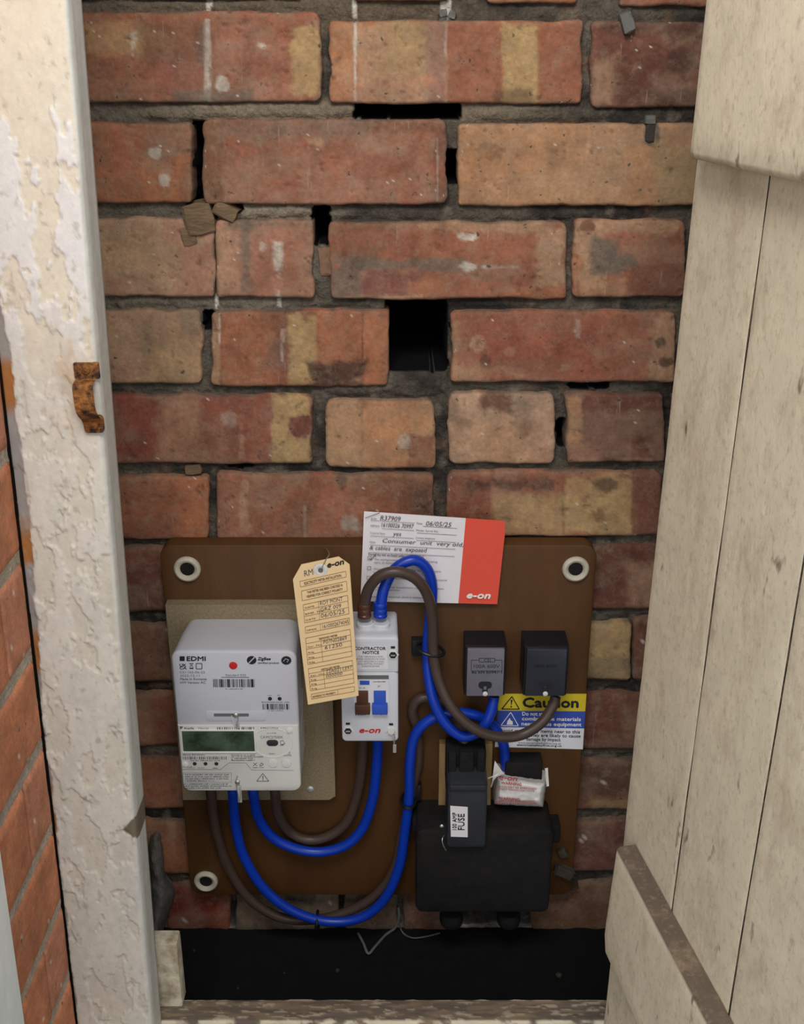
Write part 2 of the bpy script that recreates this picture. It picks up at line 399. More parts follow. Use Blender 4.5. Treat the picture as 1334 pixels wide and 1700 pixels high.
# brick: (x0,x1,ytop,ybottom, colour, [patches (x0,x1,y0,y1,colour,alpha,softness)], corner radius px, face offset mm)
BR = [
 (90, 500, -150, -2, DRED, [], 10, 0), (585, 745, -150, 2, RED, [], 8, 0), (805, 958, -150, 6, ORED, [], 8, 0), (1026, 1230, -150, 10, RED, [], 8, 0),
 (90, 533, 20, 170, RED, [(140, 245, 42, 92, YEL, .55, 14), (235, 350, 35, 100, BROWN, .6, 16), (255, 345, 90, 168, S(128, 80, 70, K), .5, 20), (340, 350, 30, 166, WHITE, .75, 2.5), (352, 470, 60, 100, PINK, .4, 16),
   (484, 530, 46, 156, YEL, .9, 7), (290, 420, 148, 172, GREY, .75, 8), (425, 500, 140, 170, PINK, .5, 10), (362, 384, 128, 154, WHITE, .8, 5), (428, 444, 70, 84, WHITE, .6, 5), (218, 226, 60, 96, WHITE, .55, 4), (330, 342, 40, 110, GREY, .5, 5)], 16, 1),
 (547, 966, 34, 172, ORED, [(548, 600, 36, 172, OBUFF, .5, 10), (590, 712, 36, 172, BUFF, .85, 12), (640, 712, 36, 120, YEL, .6, 14), (587, 592, 34, 170, WHITE, .8, 1.5), (708, 742, 30, 172, S(150, 118, 104, K), .8, 8), (738, 741, 30, 172, WHITE, .5, 1.5), (742, 836, 36, 172, RED, .95, 6),
   (834, 893, 36, 172, YEL, .95, 5), (893, 966, 36, 172, RED, .9, 5), (820, 880, 150, 172, SOOT, .5, 8), (560, 700, 130, 172, PINK, .4, 14)], 12, 1),
 (980, 1230, 36, 178, DRED, [(982, 1018, 95, 178, BUFF, .55, 12), (1000, 1165, 36, 60, SOOT, .4, 10), (1110, 1150, 80, 120, SOOT, .5, 8), (1020, 1160, 150, 178, SOOT, .4, 10)], 14, 0),
 (100, 318, 203, 336, ORED, [(240, 318, 205, 260, GREY, .45, 18), (300, 318, 230, 336, BROWN, .5, 8), (250, 268, 244, 262, WHITE, .7, 4), (267, 280, 292, 308, WHITE, .7, 3), (198, 208, 314, 326, GREY, .8, 3), (150, 240, 205, 336, RED, .5, 25)], 10, 2),
 (338, 741, 198, 339, RED, [(338, 372, 200, 339, BROWN, .7, 9), (372, 620, 200, 228, GREY, .55, 14), (620, 741, 200, 222, BROWN, .7, 6), (560, 640, 215, 320, PINK, .35, 20), (718, 741, 210, 339, DRED, .6, 6), (724, 727, 220, 330, WHITE, .35, 1.5), (380, 640, 310, 338, PINK, .45, 10), (510, 530, 226, 242, PALE, .6, 5)], 10, 3),
 (760, 1158, 204, 341, OBUFF, [(760, 880, 250, 341, ORED, .3, 25), (960, 1040, 220, 330, BUFF, .6, 18), (1068, 1092, 200, 236, S(70, 74, 72), .8, 3), (1088, 1158, 240, 341, YEL, .75, 14), (1090, 1158, 250, 341, GREY, .35, 20), (800, 830, 240, 262, SOOT, .35, 8), (905, 965, 232, 280, SOOT, .22, 8), (800, 960, 280, 335, BUFF, .3, 20)], 8, 2),
 (100, 357, 362, 492, PALE, [(290, 357, 400, 492, PINK, .85, 12), (250, 300, 365, 480, BUFF, .5, 18), (160, 210, 460, 492, PINK, .6, 10), (280, 357, 362, 400, PINK, .7, 14), (160, 250, 380, 450, YEL, .35, 25)], 10, 1),
 (358, 521, 364, 494, PINK, [(358, 374, 380, 494, BUFF, .7, 5), (374, 400, 370, 480, BUFF, .5, 8), (401, 418, 370, 480, GREY, .75, 5), (420, 500, 390, 480, RED, .55, 12), (456, 468, 400, 448, WHITE, .75, 4), (460, 466, 462, 494, WHITE, .85, 2), (430, 440, 400, 416, WHITE, .5, 3), (380, 520, 364, 380, GREY, .6, 8), (490, 521, 420, 490, BUFF, .4, 10)], 7, 1),
 (547, 940, 368, 496, RED, [(547, 640, 366, 440, BROWN, .65, 14), (560, 660, 380, 402, RED, .5, 8), (560, 770, 428, 448, GREY, .8, 6), (547, 602, 440, 496, GREY, .8, 8), (604, 700, 448, 494, S(132, 86, 78, K), .8, 6), (676, 740, 464, 490, ORED, .7, 6), (690, 800, 366, 382, BUFF, .8, 5), (890, 940, 372, 470, BUFF, .85, 9), (800, 900, 366, 384, BUFF, .7, 6), (770, 804, 438, 446, WHITE, .8, 3), (800, 860, 440, 446, WHITE, .5, 3), (776, 788, 390, 396, WHITE, .9, 2), (560, 700, 490, 497, PALE, .8, 3), (830, 930, 478, 496, ORED, .6, 5)], 13, 1),
 (950, 1137, 364, 493, RED, [(952, 1000, 366, 470, BUFF, .9, 10), (990, 1130, 362, 384, BUFF, .8, 7), (984, 1030, 398, 455, GREY, .95, 7), (1020, 1056, 420, 446, GREY, .9, 6), (952, 962, 420, 450, ORED, .8, 4), (960, 1040, 460, 492, OBUFF, .5, 8), (1040, 1137, 440, 493, DRED, .7, 8), (965, 985, 366, 382, S(90, 50, 40), .7, 4)], 14, 2),
 (110, 335, 513, 637, BUFF, [(172, 240, 515, 637, PALE, .6, 25), (300, 335, 515, 560, GREY, .5, 10), (240, 335, 560, 637, YEL, .3, 25), (172, 220, 600, 637, PINK, .4, 14), (236, 250, 530, 620, GREY, .25, 5)], 13, 1),
 (352, 644, 515, 640, RED, [(352, 366, 517, 634, BUFF, .9, 3), (366, 470, 517, 635, ORED, .5, 14), (450, 482, 515, 635, DRED, .5, 8), (479, 526, 523, 640, YEL, .9, 4), (526, 602, 515, 610, ORED, .6, 6), (602, 644, 522, 640, ORED, .9, 3), (512, 602, 602, 645, SOOT, .85, 9), (440, 476, 560, 612, GREY, .4, 8), (467, 471, 545, 600, WHITE, .5, 2), (364, 366, 520, 570, WHITE, .7, 1.5), (600, 603, 515, 640, SOOT, .6, 1.5)], 9, 1),
 (748, 1119, 516, 634, RED, [(748, 760, 530, 632, BUFF, .5, 5), (752, 870, 606, 633, BUFF, .8, 8), (818, 850, 616, 634, RED, .8, 5), (1078, 1119, 520, 634, BUFF, .75, 9), (1085, 1100, 560, 575, SOOT, .8, 4), (1095, 1112, 592, 608, SOOT, .8, 5), (780, 802, 562, 580, PALE, .8, 4), (838, 852, 578, 590, PALE, .7, 4), (955, 958, 522, 542, WHITE, .6, 1.5), (800, 1000, 520, 630, S(142, 78, 62, K), .5, 30), (800, 815, 590, 606, SOOT, .5, 5)], 8, 1),
 (120, 518, 655, 769, S(142, 82, 68, K), [(265, 335, 658, 769, BUFF, .55, 16), (335, 450, 660, 769, RED, .5, 16), (453, 514, 658, 768, YEL, .95, 6), (484, 516, 690, 722, S(122, 72, 64, K), .95, 4), (372, 398, 705, 745, SOOT, .35, 8), (300, 400, 715, 769, BROWN, .5, 20), (398, 404, 700, 760, PALE, .4, 3), (368, 392, 680, 705, WHITE, .25, 3)], 13, 1),
 (541, 722, 663, 776, OBUFF, [(541, 600, 665, 774, BUFF, .6, 10), (598, 602, 668, 774, GREY, .6, 2), (602, 680, 668, 774, ORED, .35, 20), (676, 722, 720, 776, S(140, 96, 76, K), .85, 4), (664, 676, 722, 740, WHITE, .5, 4), (600, 690, 663, 676, ORED, .6, 6)], 14, 1),
 (744, 921, 651, 769, PALE, [(760, 860, 690, 769, BUFF, .6, 20), (795, 850, 650, 680, S(92, 60, 48), .85, 9), (850, 880, 660, 720, GREY, .5, 9), (862, 876, 708, 724, SOOT, .6, 4), (744, 760, 655, 700, GREY, .5, 6), (880, 921, 740, 769, PINK, .5, 8), (752, 785, 695, 712, SOOT, .35, 5), (800, 900, 700, 769, OBUFF, .4, 20)], 12, 1),
 (939, 1101, 653, 766, DRED, [(939, 964, 660, 740, OBUFF, .7, 7), (939, 1000, 735, 764, PINK, .5, 8), (960, 1080, 760, 768, BUFF, .5, 4)], 6, 2),
 (130, 346, 788, 895, ORED, [(195, 300, 790, 895, RED, .7, 20), (200, 290, 860, 895, DRED, .4, 16), (300, 346, 790, 895, S(172, 108, 78, K), .6, 14)], 7, 1),
 (360, 721, 786, 896, RED, [(362, 400, 788, 892, S(150, 106, 86, K), .6, 10), (588, 721, 786, 830, BROWN, .6, 14), (680, 721, 800, 896, SOOT, .45, 12), (400, 412, 795, 885, PALE, .5, 4), (505, 508, 838, 894, WHITE, .5, 1.5), (570, 596, 858, 878, S(168, 152, 140, K), .85, 5), (540, 620, 820, 850, PINK, .4, 12), (460, 520, 820, 890, BROWN, .4, 14), (560, 575, 786, 812, SOOT, .6, 4), (660, 710, 810, 850, SOOT, .4, 8)], 7, 1),
 (742, 1097, 781, 889, RED, [(815, 1046, 820, 888, YEL, .75, 14), (935, 1048, 790, 886, YEL, .7, 9), (742, 815, 785, 885, S(118, 66, 52, K), .6, 10), (780, 920, 795, 812, SOOT, .7, 8), (980, 1025, 796, 812, SOOT, .7, 6), (1048, 1097, 782, 886, DRED, .8, 4), (932, 936, 800, 886, SOOT, .4, 2), (985, 1005, 845, 865, S(100, 60, 46), .6, 5), (742, 800, 860, 889, BROWN, .5, 8)], 9, 1),
]
def lower(x0, x1, y0, y1, c, p=(), r=8, o=0): BR.append((x0, x1, y0, y1, c, list(p), r, o))
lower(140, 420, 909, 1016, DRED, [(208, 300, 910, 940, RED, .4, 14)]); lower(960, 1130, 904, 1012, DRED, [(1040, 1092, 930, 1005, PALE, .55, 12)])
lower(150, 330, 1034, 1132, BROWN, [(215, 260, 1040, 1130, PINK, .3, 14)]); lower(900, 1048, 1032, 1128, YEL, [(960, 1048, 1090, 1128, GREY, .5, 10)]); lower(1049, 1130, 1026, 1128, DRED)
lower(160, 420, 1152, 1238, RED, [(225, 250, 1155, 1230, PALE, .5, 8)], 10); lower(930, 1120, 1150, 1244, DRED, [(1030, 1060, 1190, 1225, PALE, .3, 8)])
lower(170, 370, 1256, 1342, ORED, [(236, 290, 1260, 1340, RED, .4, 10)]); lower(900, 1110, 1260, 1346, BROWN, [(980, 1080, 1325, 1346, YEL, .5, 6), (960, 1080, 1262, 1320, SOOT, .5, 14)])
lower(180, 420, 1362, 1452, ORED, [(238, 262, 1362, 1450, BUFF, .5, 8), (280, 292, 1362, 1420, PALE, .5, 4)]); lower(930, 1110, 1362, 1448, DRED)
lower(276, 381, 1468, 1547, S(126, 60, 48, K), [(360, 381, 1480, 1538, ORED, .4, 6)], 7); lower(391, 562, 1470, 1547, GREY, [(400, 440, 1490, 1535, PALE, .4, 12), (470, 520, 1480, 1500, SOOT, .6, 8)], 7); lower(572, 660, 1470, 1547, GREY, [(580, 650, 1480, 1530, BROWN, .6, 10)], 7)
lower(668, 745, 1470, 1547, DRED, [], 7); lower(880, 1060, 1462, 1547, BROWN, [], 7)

wall = tag(build_wall(), 'old red and buff brick back wall with dark crumbling mortar joints', 'wall', kind='structure')

# the same courses carry on behind the open door
for a, y0, y1, c in ((1171, 204, 341, RED), (1150, 364, 493, ORED), (1132, 516, 634, BUFF), (1114, 653, 766, RED), (1110, 781, 889, ORED), (1143, 904, 1012, RED), (1143, 1026, 1128, BROWN), (1133, 1150, 1244, RED), (1123, 1260, 1346, DRED), (1123, 1362, 1448, RED), (1073, 1462, 1547, DRED)):
    lower(a, a + 190, y0, y1, c)
def build_brick(i, spec):
    x0, x1, y0, y1, base, patches, rad, off = spec
    big = y1 < 900
    st = 2.8 if big else 5.0
    nu = max(8, int((x1 - x0) / st)); nv = max(6, int((y1 - y0) / st))
    U, V = np.meshgrid(np.linspace(0, 1, nu), np.linspace(0, 1, nv))
    U = 0.5 - 0.5 * np.cos(np.pi * (0.06 + 0.88 * U)); U = (U - U.min()) / (U.max() - U.min())
    Lx, Ly = x1 - x0, y1 - y0
    nz = lambda a, s, k: (fbm(a / s, np.full_like(a, i * 3.7 + k), 1 + k, 3) - 0.5)
    vy, ux = V * Ly, U * Lx
    def corner(t, L, r): 
        dd = np.minimum(t, L - t); q = np.clip((r - dd) / r, 0, 1); return r * 0.8 * (1 - np.sqrt(np.clip(1 - q * q, 0, 1)))
    rl = rad * (0.6 + 0.8 * random.random()); rr = rad * (0.6 + 0.8 * random.random())
    px = x0 + ux + (1 - U) * (corner(vy, Ly, rl) + 9 * nz(vy + i * 50, 34, 0)) - U * (corner(vy, Ly, rr) + 9 * nz(vy + i * 90, 34, 1))
    py = y0 + vy + (1 - V) * (8 * nz(ux + i * 70, 55, 2)) - V * (7 * nz(ux + i * 20, 55, 3))
    Q = P(px, py, 0.0)
    e = np.minimum(np.minimum(ux, Lx - ux), np.minimum(vy, Ly - vy)) * 0.6      # distance to rim, about mm
    n1 = fbm(px / 40, py / 40, i % 5); n2 = fbm(px / 8, py / 8, 3 + i % 4)
    D = 2.0 + off + 2.2 * (n1 - 0.5) + 0.5 * (n2 - 0.5) - 2.6 * np.exp(-e / 1.1)
    pit = sstep(0.70, 0.82, fbm(px / 11, py / 11, 6)); D -= 1.6 * pit
    C = np.broadcast_to(base, Q.shape).copy()
    v = (fbm(px / 90, py / 90, 2 + i) - 0.5) * 0.5 + (n2 - 0.5) * 0.25 + (fbm(px / 5, py / 40, 5) - 0.5) * 0.12
    C *= (1 + v)[..., None]
    gm = (sstep(.42, .68, fbm(px / 55, py / 38, 6 + i % 3)) * .42)[..., None]; C = C * (1 - gm) + (0.55 * GREY + 0.45 * PALE) * gm       # dry grey bloom
    wob = 30 * (fbm(px / 26, py / 26, 4) - 0.5) + 14 * (fbm(px / 6, py / 6, 1) - .5)
    for a0, a1, b0, b1, cc, al, so in patches:
        k = min(1.0, so / 10); k2 = min(1.0, so / 10) if (b1 - b0) < 0.75 * Ly else 1.0
        so = so * 1.6
        if a1 - a0 < 45 and b1 - b0 < 45:
            f_ = (1 - np.sqrt(((px - (a0 + a1) / 2) / (a1 - a0) * 1.7) ** 2 + ((py - (b0 + b1) / 2) / (b1 - b0) * 1.7) ** 2)) * min(a1 - a0, b1 - b0) / 2 + wob * .5; so = min(so, 4)
        else:
            fx = np.minimum(px - a0, a1 - px) + wob * k; fy = np.minimum(py - b0, b1 - py) + wob * k2; f_ = np.minimum(fx, fy)
        m = (sstep(-so / 2, so / 2, f_) * al * np.clip(0.55 + 0.9 * n2, 0, 1))[..., None]
        C = C * (1 - m) + cc * (0.85 + 0.3 * n2[..., None]) * m
        if al > .85 and (a1 - a0) < 60: D -= 0.5 * m[..., 0]
    # dirt stuck on the arrises and scattered crumbs
    m = (np.exp(-e / 2.0) * sstep(0.35, 0.6, n1) * 0.65)[..., None]; C = C * (1 - m) + GREY * 0.8 * m
    m = (pit * 0.45)[..., None]; C = C * (1 - m) + SOOT * m
    sp = (fbm(px / 2.6, py / 2.6, 7, 2) > 0.885) & (n1 > 0.56); C[sp] = WHITE
    Q[..., 1] = -D
    # skirt into the wall
    def ring(A, dep=None):
        B = np.empty((A.shape[0] + 2, A.shape[1] + 2, A.shape[2])); B[1:-1, 1:-1] = A
        B[0, 1:-1] = A[0]; B[-1, 1:-1] = A[-1]; B[:, 0] = B[:, 1]; B[:, -1] = B[:, -2]
        if dep is not None: B[0, :, 1] = dep; B[-1, :, 1] = dep; B[:, 0, 1] = dep; B[:, -1, 1] = dep
        return B
    return grid_mesh('brick', ring(Q, 26.0), ring(C), m=M['brick'], parent=wall)
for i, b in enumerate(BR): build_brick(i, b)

# ================================================================== cupboard shell and surroundings
def plane_box(name, x0, x1, y0, y1, z0, z1, m, label, cat='wall'):
    b = MB(); v = [(x, y, z) for x in (x0, x1) for y in (y0, y1) for z in (z0, z1)]
    b.add(v, [(0, 1, 3, 2), (4, 6, 7, 5), (0, 4, 5, 1), (2, 3, 7, 6), (0, 2, 6, 4), (1, 5, 7, 3)])
    o = b.build(name, m); return tag(o, label, cat, kind='structure')
# floor: sooty, lumpy
xs = np.arange(-345, 346, 6.0); ys = np.arange(0.0, -262, -6.0)
X, Y = np.meshgrid(xs, ys); Zf = 6 * (fbm(X / 40, Y / 40, 3) - 0.5) + 3 * (fbm(X / 9, Y / 9, 4) - 0.5)
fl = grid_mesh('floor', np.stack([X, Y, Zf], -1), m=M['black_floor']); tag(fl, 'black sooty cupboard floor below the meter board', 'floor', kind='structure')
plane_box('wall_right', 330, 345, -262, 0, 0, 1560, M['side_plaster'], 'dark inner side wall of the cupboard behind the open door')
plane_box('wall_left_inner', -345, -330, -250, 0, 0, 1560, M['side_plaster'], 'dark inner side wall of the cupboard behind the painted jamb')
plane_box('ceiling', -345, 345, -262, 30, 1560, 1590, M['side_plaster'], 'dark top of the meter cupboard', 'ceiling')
plane_box('ground', -3000, 3000, -5000, -300, -60, -40, M['ground'], 'grey paving in front of the meter cupboard', 'ground')
plane_box('ceiling_porch', -1500, 1500, -1900, -250, 1900, 1950, M['ground'], 'roof of the porch over the cupboard front', 'roof')

# ---- painted door jamb (leans a little with age)
XR = lambda z: -218 + (z - 1037) * 0.0245          # inner arris of the jamb front
XL = lambda z: XR(z) - 71.5                        # outer arris, where the outside brickwork starts
def build_jamb():
    zs = np.arange(1330, 30, -1.5)
    sec = [(-71.5, 248.0), (-71.5, 262.0), (-71.5, 276.0)] + [(a, 280.0) for a in np.arange(-71.0, -2.4, 1.15)]
    sec += [(-1.6, 279.6), (-0.8, 279.0), (-0.2, 277.8), (0.2, 276.0)] + [(0.8 + 0.01 * k, 276 - k * 2.2) for k in range(1, 12)] + [(1.0, 248.5), (-10.0, 248.0)]
    a = np.array([q[0] for q in sec]); d = np.array([q[1] for q in sec])
    A, Z = np.meshgrid(a, zs); D = np.broadcast_to(d, A.shape).copy()
    Xw = A + XR(Z)
    front = (A > -71.2) & (A < -1.9)
    wx = 5 * (fbm(Xw / 9, Z / 9, 2) - .5); wz = 10 * (fbm(Xw / 12, Z / 12, 3) - .5)
    f1 = fbm((Xw + wx) / 15, (Z + wz) / 42, 1, 5); f2 = fbm((Xw + wx) / 8, (Z + wz) / 20, 5, 4)
    # white top coat survives in irregular flakes, densest on the upper outer half and low down
    bias = 0.05 * np.exp(-((Z - 900) / 70) ** 2) * sstep(-5, -40, A) - 0.20 * sstep(950, 985, Z) * sstep(-58, -48, A) + 0.06 * sstep(-48, -60, A) * sstep(930, 990, Z) + 0.04 * sstep(820, 740, Z) - 0.01
    g = f1 * 0.65 + f2 * 0.35 + bias
    flake = sstep(0.500, 0.512, g); edge = np.exp(-np.abs(g - 0.506) / 0.010)
    D += np.where(front, flake * 0.95 + edge * flake * 1.0 * sstep(.45, .7, fbm(Xw / 6, Z / 6, 6)) + 0.5 * (fbm(Xw / 5, Z / 18, 7) - .5), 0)
    C = np.broadcast_to(S(219, 211, 194), A.shape + (3,)).copy()
    w = sstep(0.35, 0.65, fbm(Xw / 30, Z / 60, 4))[..., None]; C = C * (1 - 0.2 * w) + S(214, 196, 168) * 0.2 * w
    low = sstep(860, 760, Z)[..., None]; C = C * (1 - low) + S(212, 205, 191) * low          # lower down the coats are closer in tone
    top = S(222, 220, 218) * (1 - low) + S(216, 211, 201) * low
    C = C * (1 - flake[..., None]) + top * flake[..., None]
    gr = (sstep(.5, .7, fbm(Xw / 18, Z / 50, 6)) * .3)[..., None] * low; C = C * (1 - gr) + S(190, 187, 180) * gr
    e2 = (np.exp(-np.abs(g - 0.499) / 0.004) * 0.28)[..., None]; C = C * (1 - e2) + S(150, 128, 104) * e2
    dark_mask = (sstep(0.66, 0.82, fbm(Xw / 5, Z / 7, 2)) * 0.35)[..., None]; C = C * (1 - dark_mask) + S(120, 108, 92) * dark_mask  # scattered dirt specks
    # outer margin: paint gone, grey primer and bare timber
    wid = np.interp(Z, [60, 210, 380, 480, 560, 640, 720, 790, 860, 1000, 1330], [1, 1, 2, 1, 5, 8, 8, 8, 5, 2, 1]) + 4 * (fbm(np.zeros_like(Z), Z / 9, 3) - .5) + 3.0 * (fbm(Z * 0, Z / 30, 1) - .5)
    bare = sstep(0.6, -0.6, (A + 71.5) - wid); spots = sstep(0.52, 0.6, fbm(Z / 55, Z * 0 + 3, 6, 2))[..., None]
    bc = S(150, 143, 140) * (1 - spots) + S(160, 106, 58) * spots
    bare = bare[..., None]; C = C * (1 - bare) + bc * bare
    D -= np.where(front, bare[..., 0] * 0.8, 0)
    # reveal: greyer paint
    rv = (A > -1.7)[..., None]; C = np.where(rv, S(205, 204, 198) * (0.85 + 0.3 * fbm(Xw * 0 + D / 4, Z / 30, 5)[..., None]), C)
    ch = (A > -12) & (np.abs(Z - 372 - 6 * (f2 - .5)) < 12 - 1.0 * (-A)); C[ch] = S(120, 108, 92); D[ch] -= 1.2
    # rust stain below and around the latch keeper
    rs = np.exp(-((A + 19) / 20) ** 2 - ((Z - 782) / 42) ** 2) * sstep(.3, .7, f2); rs = rs[..., None] * 0.55; C = C * (1 - rs) + S(190, 150, 96) * rs
    return grid_mesh('trim_1', np.stack([Xw, -D, Z], -1), C, m=M['paint'])
tag(build_jamb(), 'white painted timber jamb with flaking paint at the left of the opening', 'door jamb', kind='structure')

# ---- outside brickwork, at right angles to the cupboard
def build_left_wall():
    ds = np.arange(280, 566, 4.0); zs = np.arange(1330, -30, -4.0)
    Dd, Z = np.meshgrid(ds, zs); Xp = XL(Z) - 2.2 + 1.6 * (fbm(Dd / 9, Z / 9, 2) - .5)
    C = S(176, 166, 152) * (0.7 + 0.6 * fbm(Dd / 12, Z / 12, 3)[..., None])
    o = grid_mesh('wall_left', np.stack([Xp, -Dd, Z], -1), C, m=M['mortar'], flip=True)
    tag(o, 'orange-red brick side wall outside, left of the painted jamb', 'wall', kind='structure')
    zj = [208.6 + 86 * k for k in range(-3, 13)]
    zz = {208.6: 208.6, 294.6: 292.4, 380.6: 376.3, 466.6: 464.2, 552.6: 550.8, 638.6: 638.3, 724.6: 724.0}
    for k, z in enumerate(zj):
        za = zz.get(round(z, 1), z) + 5.5; zb = zz.get(round(z + 86, 1), z + 86) - 5.5
        odd = (k % 2 == 1)
        cuts = [281, 335, 560, 785, 900] if odd else [281, 447, 672, 900]
        for a, b in zip(cuts[:-1], cuts[1:]):
            if b > 570: continue
            nd, nz_ = int((b - a) / 4) + 3, 19
            Dg, Zg = np.meshgrid(np.linspace(a + 0.8, b - 1.2, nd), np.linspace(zb, za, nz_))
            e = np.minimum(np.minimum(Dg - a, b - Dg), np.minimum(Zg - za, zb - Zg))
            Xg = XL(Zg) + 0.9 * (fbm(Dg / 20, Zg / 20, k % 5) - .5) - 2.2 * np.exp(-e / 1.4)
            base = [S(206, 142, 104), S(194, 128, 96), S(214, 150, 106), S(190, 130, 104)][(k * 2 + int(a)) % 4]
            Cg = base * (0.75 + 0.5 * fbm(Dg / 16, Zg / 30, 2 + k)[..., None])
            sp = fbm(Dg / 1.7, Zg / 1.7, 6, 2) > 0.885; Cg[sp] = S(214, 204, 190)
            Q = np.stack([Xg, -Dg, Zg], -1)
            B = np.empty((nz_ + 2, nd + 2, 3)); B[1:-1, 1:-1] = Q; B[0, 1:-1] = Q[0]; B[-1, 1:-1] = Q[-1]; B[:, 0] = B[:, 1]; B[:, -1] = B[:, -2]
            B[0, :, 0] -= 9; B[-1, :, 0] -= 9; B[:, 0, 0] -= 9; B[:, -1, 0] -= 9
            CC = np.empty_like(B); CC[1:-1, 1:-1] = Cg; CC[0, 1:-1] = Cg[0]; CC[-1, 1:-1] = Cg[-1]; CC[:, 0] = CC[:, 1]; CC[:, -1] = CC[:, -2]
            grid_mesh('brick', B, CC, m=M['brick'], parent=o, flip=True)
build_left_wall()

# ---- open ledged door on the right
DA = math.radians(9.5)
def DP(s, n, z):
    """door coordinates: s from the hinge edge toward the camera, n out of the inner face, z up"""
    x0 = 198 + (z - 752) * 0.0116
    return np.array([x0 + s * math.sin(DA) - n * math.cos(DA), -290 - s * math.cos(DA) - n * math.sin(DA), z])
def door_mat(name, attr=False):
    m = mat(name, S(203, 192, 168), attr=attr, rough=0.85, scale=40, amt=0.10, bump=0.0, spec=0.15)
    nt = m.node_tree; N = nt.nodes; L = nt.links; b = N['Principled BSDF']; src = b.inputs['Base Color'].links[0].from_socket
    tc = N.new('ShaderNodeTexCoord')
    def noise(scale, st, det=6, ro=.7):
        mp = N.new('ShaderNodeMapping'); mp.inputs['Scale'].default_value = st; L.new(tc.outputs['Object'], mp.inputs['Vector'])
        n = N.new('ShaderNodeTexNoise'); n.inputs['Scale'].default_value = scale; n.inputs['Detail'].default_value = det; n.inputs['Roughness'].default_value = ro; L.new(mp.outputs[0], n.inputs['Vector']); return n.outputs['Fac']
    def rr(s_, a, c, lo, hi):
        r = N.new('ShaderNodeMapRange'); r.inputs['From Min'].default_value = a; r.inputs['From Max'].default_value = c; r.inputs['To Min'].default_value = lo; r.inputs['To Max'].default_value = hi; L.new(s_, r.inputs['Value']); return r.outputs[0]
    def mix(a, colr, f):
        x = N.new('ShaderNodeMix'); x.data_type = 'RGBA'; L.new(f, x.inputs['Factor']); L.new(a, x.inputs['A']); x.inputs['B'].default_value = (*colr, 1); return x.outputs['Result']
    fleck = noise(190, (1, 1, .8)); stain = noise(26, (1, 1, .5), 8, .75); mark = noise(60, (1, 1, .45), 3, .5)
    c = mix(src, tuple(S(160, 142, 116)), rr(fleck, .52, .72, 0, .55)); c = mix(c, tuple(S(166, 144, 120)), rr(stain, .5, .72, 0, .6)); c = mix(c, tuple(S(92, 74, 58)), rr(mark, .68, .75, 0, .8))
    L.new(c, b.inputs['Base Color'])
    bp = N.new('ShaderNodeBump'); bp.inputs['Strength'].default_value = .35; bp.inputs['Distance'].default_value = .0015; L.new(noise(170, (1, 1, .55)), bp.inputs['Height']); L.new(bp.outputs[0], b.inputs['Normal'])
    return m
M['door'] = door_mat('dusty_door_paint'); M['ledge'] = door_mat('dusty_ledge_paint', True)
def door_grid(name, s0, s1, z0, z1, n0, n1, m, parent, sag=0.8, shift=None, seed=0, bev=2.0, step=7.0):
    ns = max(6, int((s1 - s0) / step)); nz_ = max(8, int((z1 - z0) / (step * 1.6)))
    s_ = np.concatenate([[s0, s0 + bev * .35], np.linspace(s0 + bev, s1 - bev, ns), [s1 - bev * .35, s1]])
    z_ = np.concatenate([[z1, z1 - bev * .35], np.linspace(z1 - bev, z0 + bev, nz_), [z0 + bev * .35, z0]])
    Sg, Zg = np.meshgrid(s_, z_)
    e = np.minimum(np.minimum(Sg - s0, s1 - Sg), np.minimum(Zg - z0, z1 - Zg))
    N = n1 + sag * (fbm(Sg / 25, Zg / 60, seed) - .5) - np.where(e < bev, bev - np.sqrt(np.clip(bev ** 2 - (bev - e) ** 2, 0, None)), 0)
    if shift is not None: Sg = Sg + shift(Sg, Zg)
    B = np.empty((Sg.shape[0] + 2, Sg.shape[1] + 2, 3)); G = np.empty(Sg.shape + (3,))
    for i in range(Sg.shape[0]):
        for j in range(Sg.shape[1]): G[i, j] = (Sg[i, j], N[i, j], Zg[i, j])
    B[1:-1, 1:-1] = G; B[0, 1:-1] = G[0]; B[-1, 1:-1] = G[-1]; B[:, 0] = B[:, 1]; B[:, -1] = B[:, -2]
    for sl in ((0, slice(None)), (-1, slice(None)), (slice(None), 0), (slice(None), -1)): B[sl][..., 1] = n0
    x0 = 198 + (B[..., 2] - 752) * 0.0116
    W = np.stack([x0 + B[..., 0] * math.sin(DA) - B[..., 1] * math.cos(DA), -290 - B[..., 0] * math.cos(DA) - B[..., 1] * math.sin(DA), B[..., 2]], -1)
    C = np.broadcast_to(S(217, 205, 180), W.shape).copy()
    if name == 'plank':                                   # plank edges along the seams coloured dark
        C[:, -2:] = S(60, 50, 42)
        if s0 > 0: C[:, :2] = S(60, 50, 42)
    dark_mask = (B[..., 2] > z1 - bev * .8) & (B[..., 1] < n1 - 0.6); C[dark_mask] = S(104, 92, 80)      # upper edge coloured darker
    return grid_mesh(name, W, C, m=m, parent=parent, flip=False)
door = empty('door_1', DP(0, 0, -20)); tag(door, 'cream ledged plank door standing open on the right', 'door', kind='structure')
for k, (a, b) in enumerate(((0, 104.0), (106, 206.6), (208.6, 309.5), (311.5, 412))):
    sh = (lambda S_, Z_, k=k: 1.2 * (fbm(Z_ / 60, Z_ * 0 + k, 3) - .5))
    door_grid('plank', a, b, -20, 1330, -22, 0, M['ledge'], door, seed=k, shift=sh, bev=0.5)
for a in (105, 207.6, 310.5): door_grid('tongue', a - 3, a + 3, -20, 1330, -14, -7, M['old_wood'], door, bev=.3)
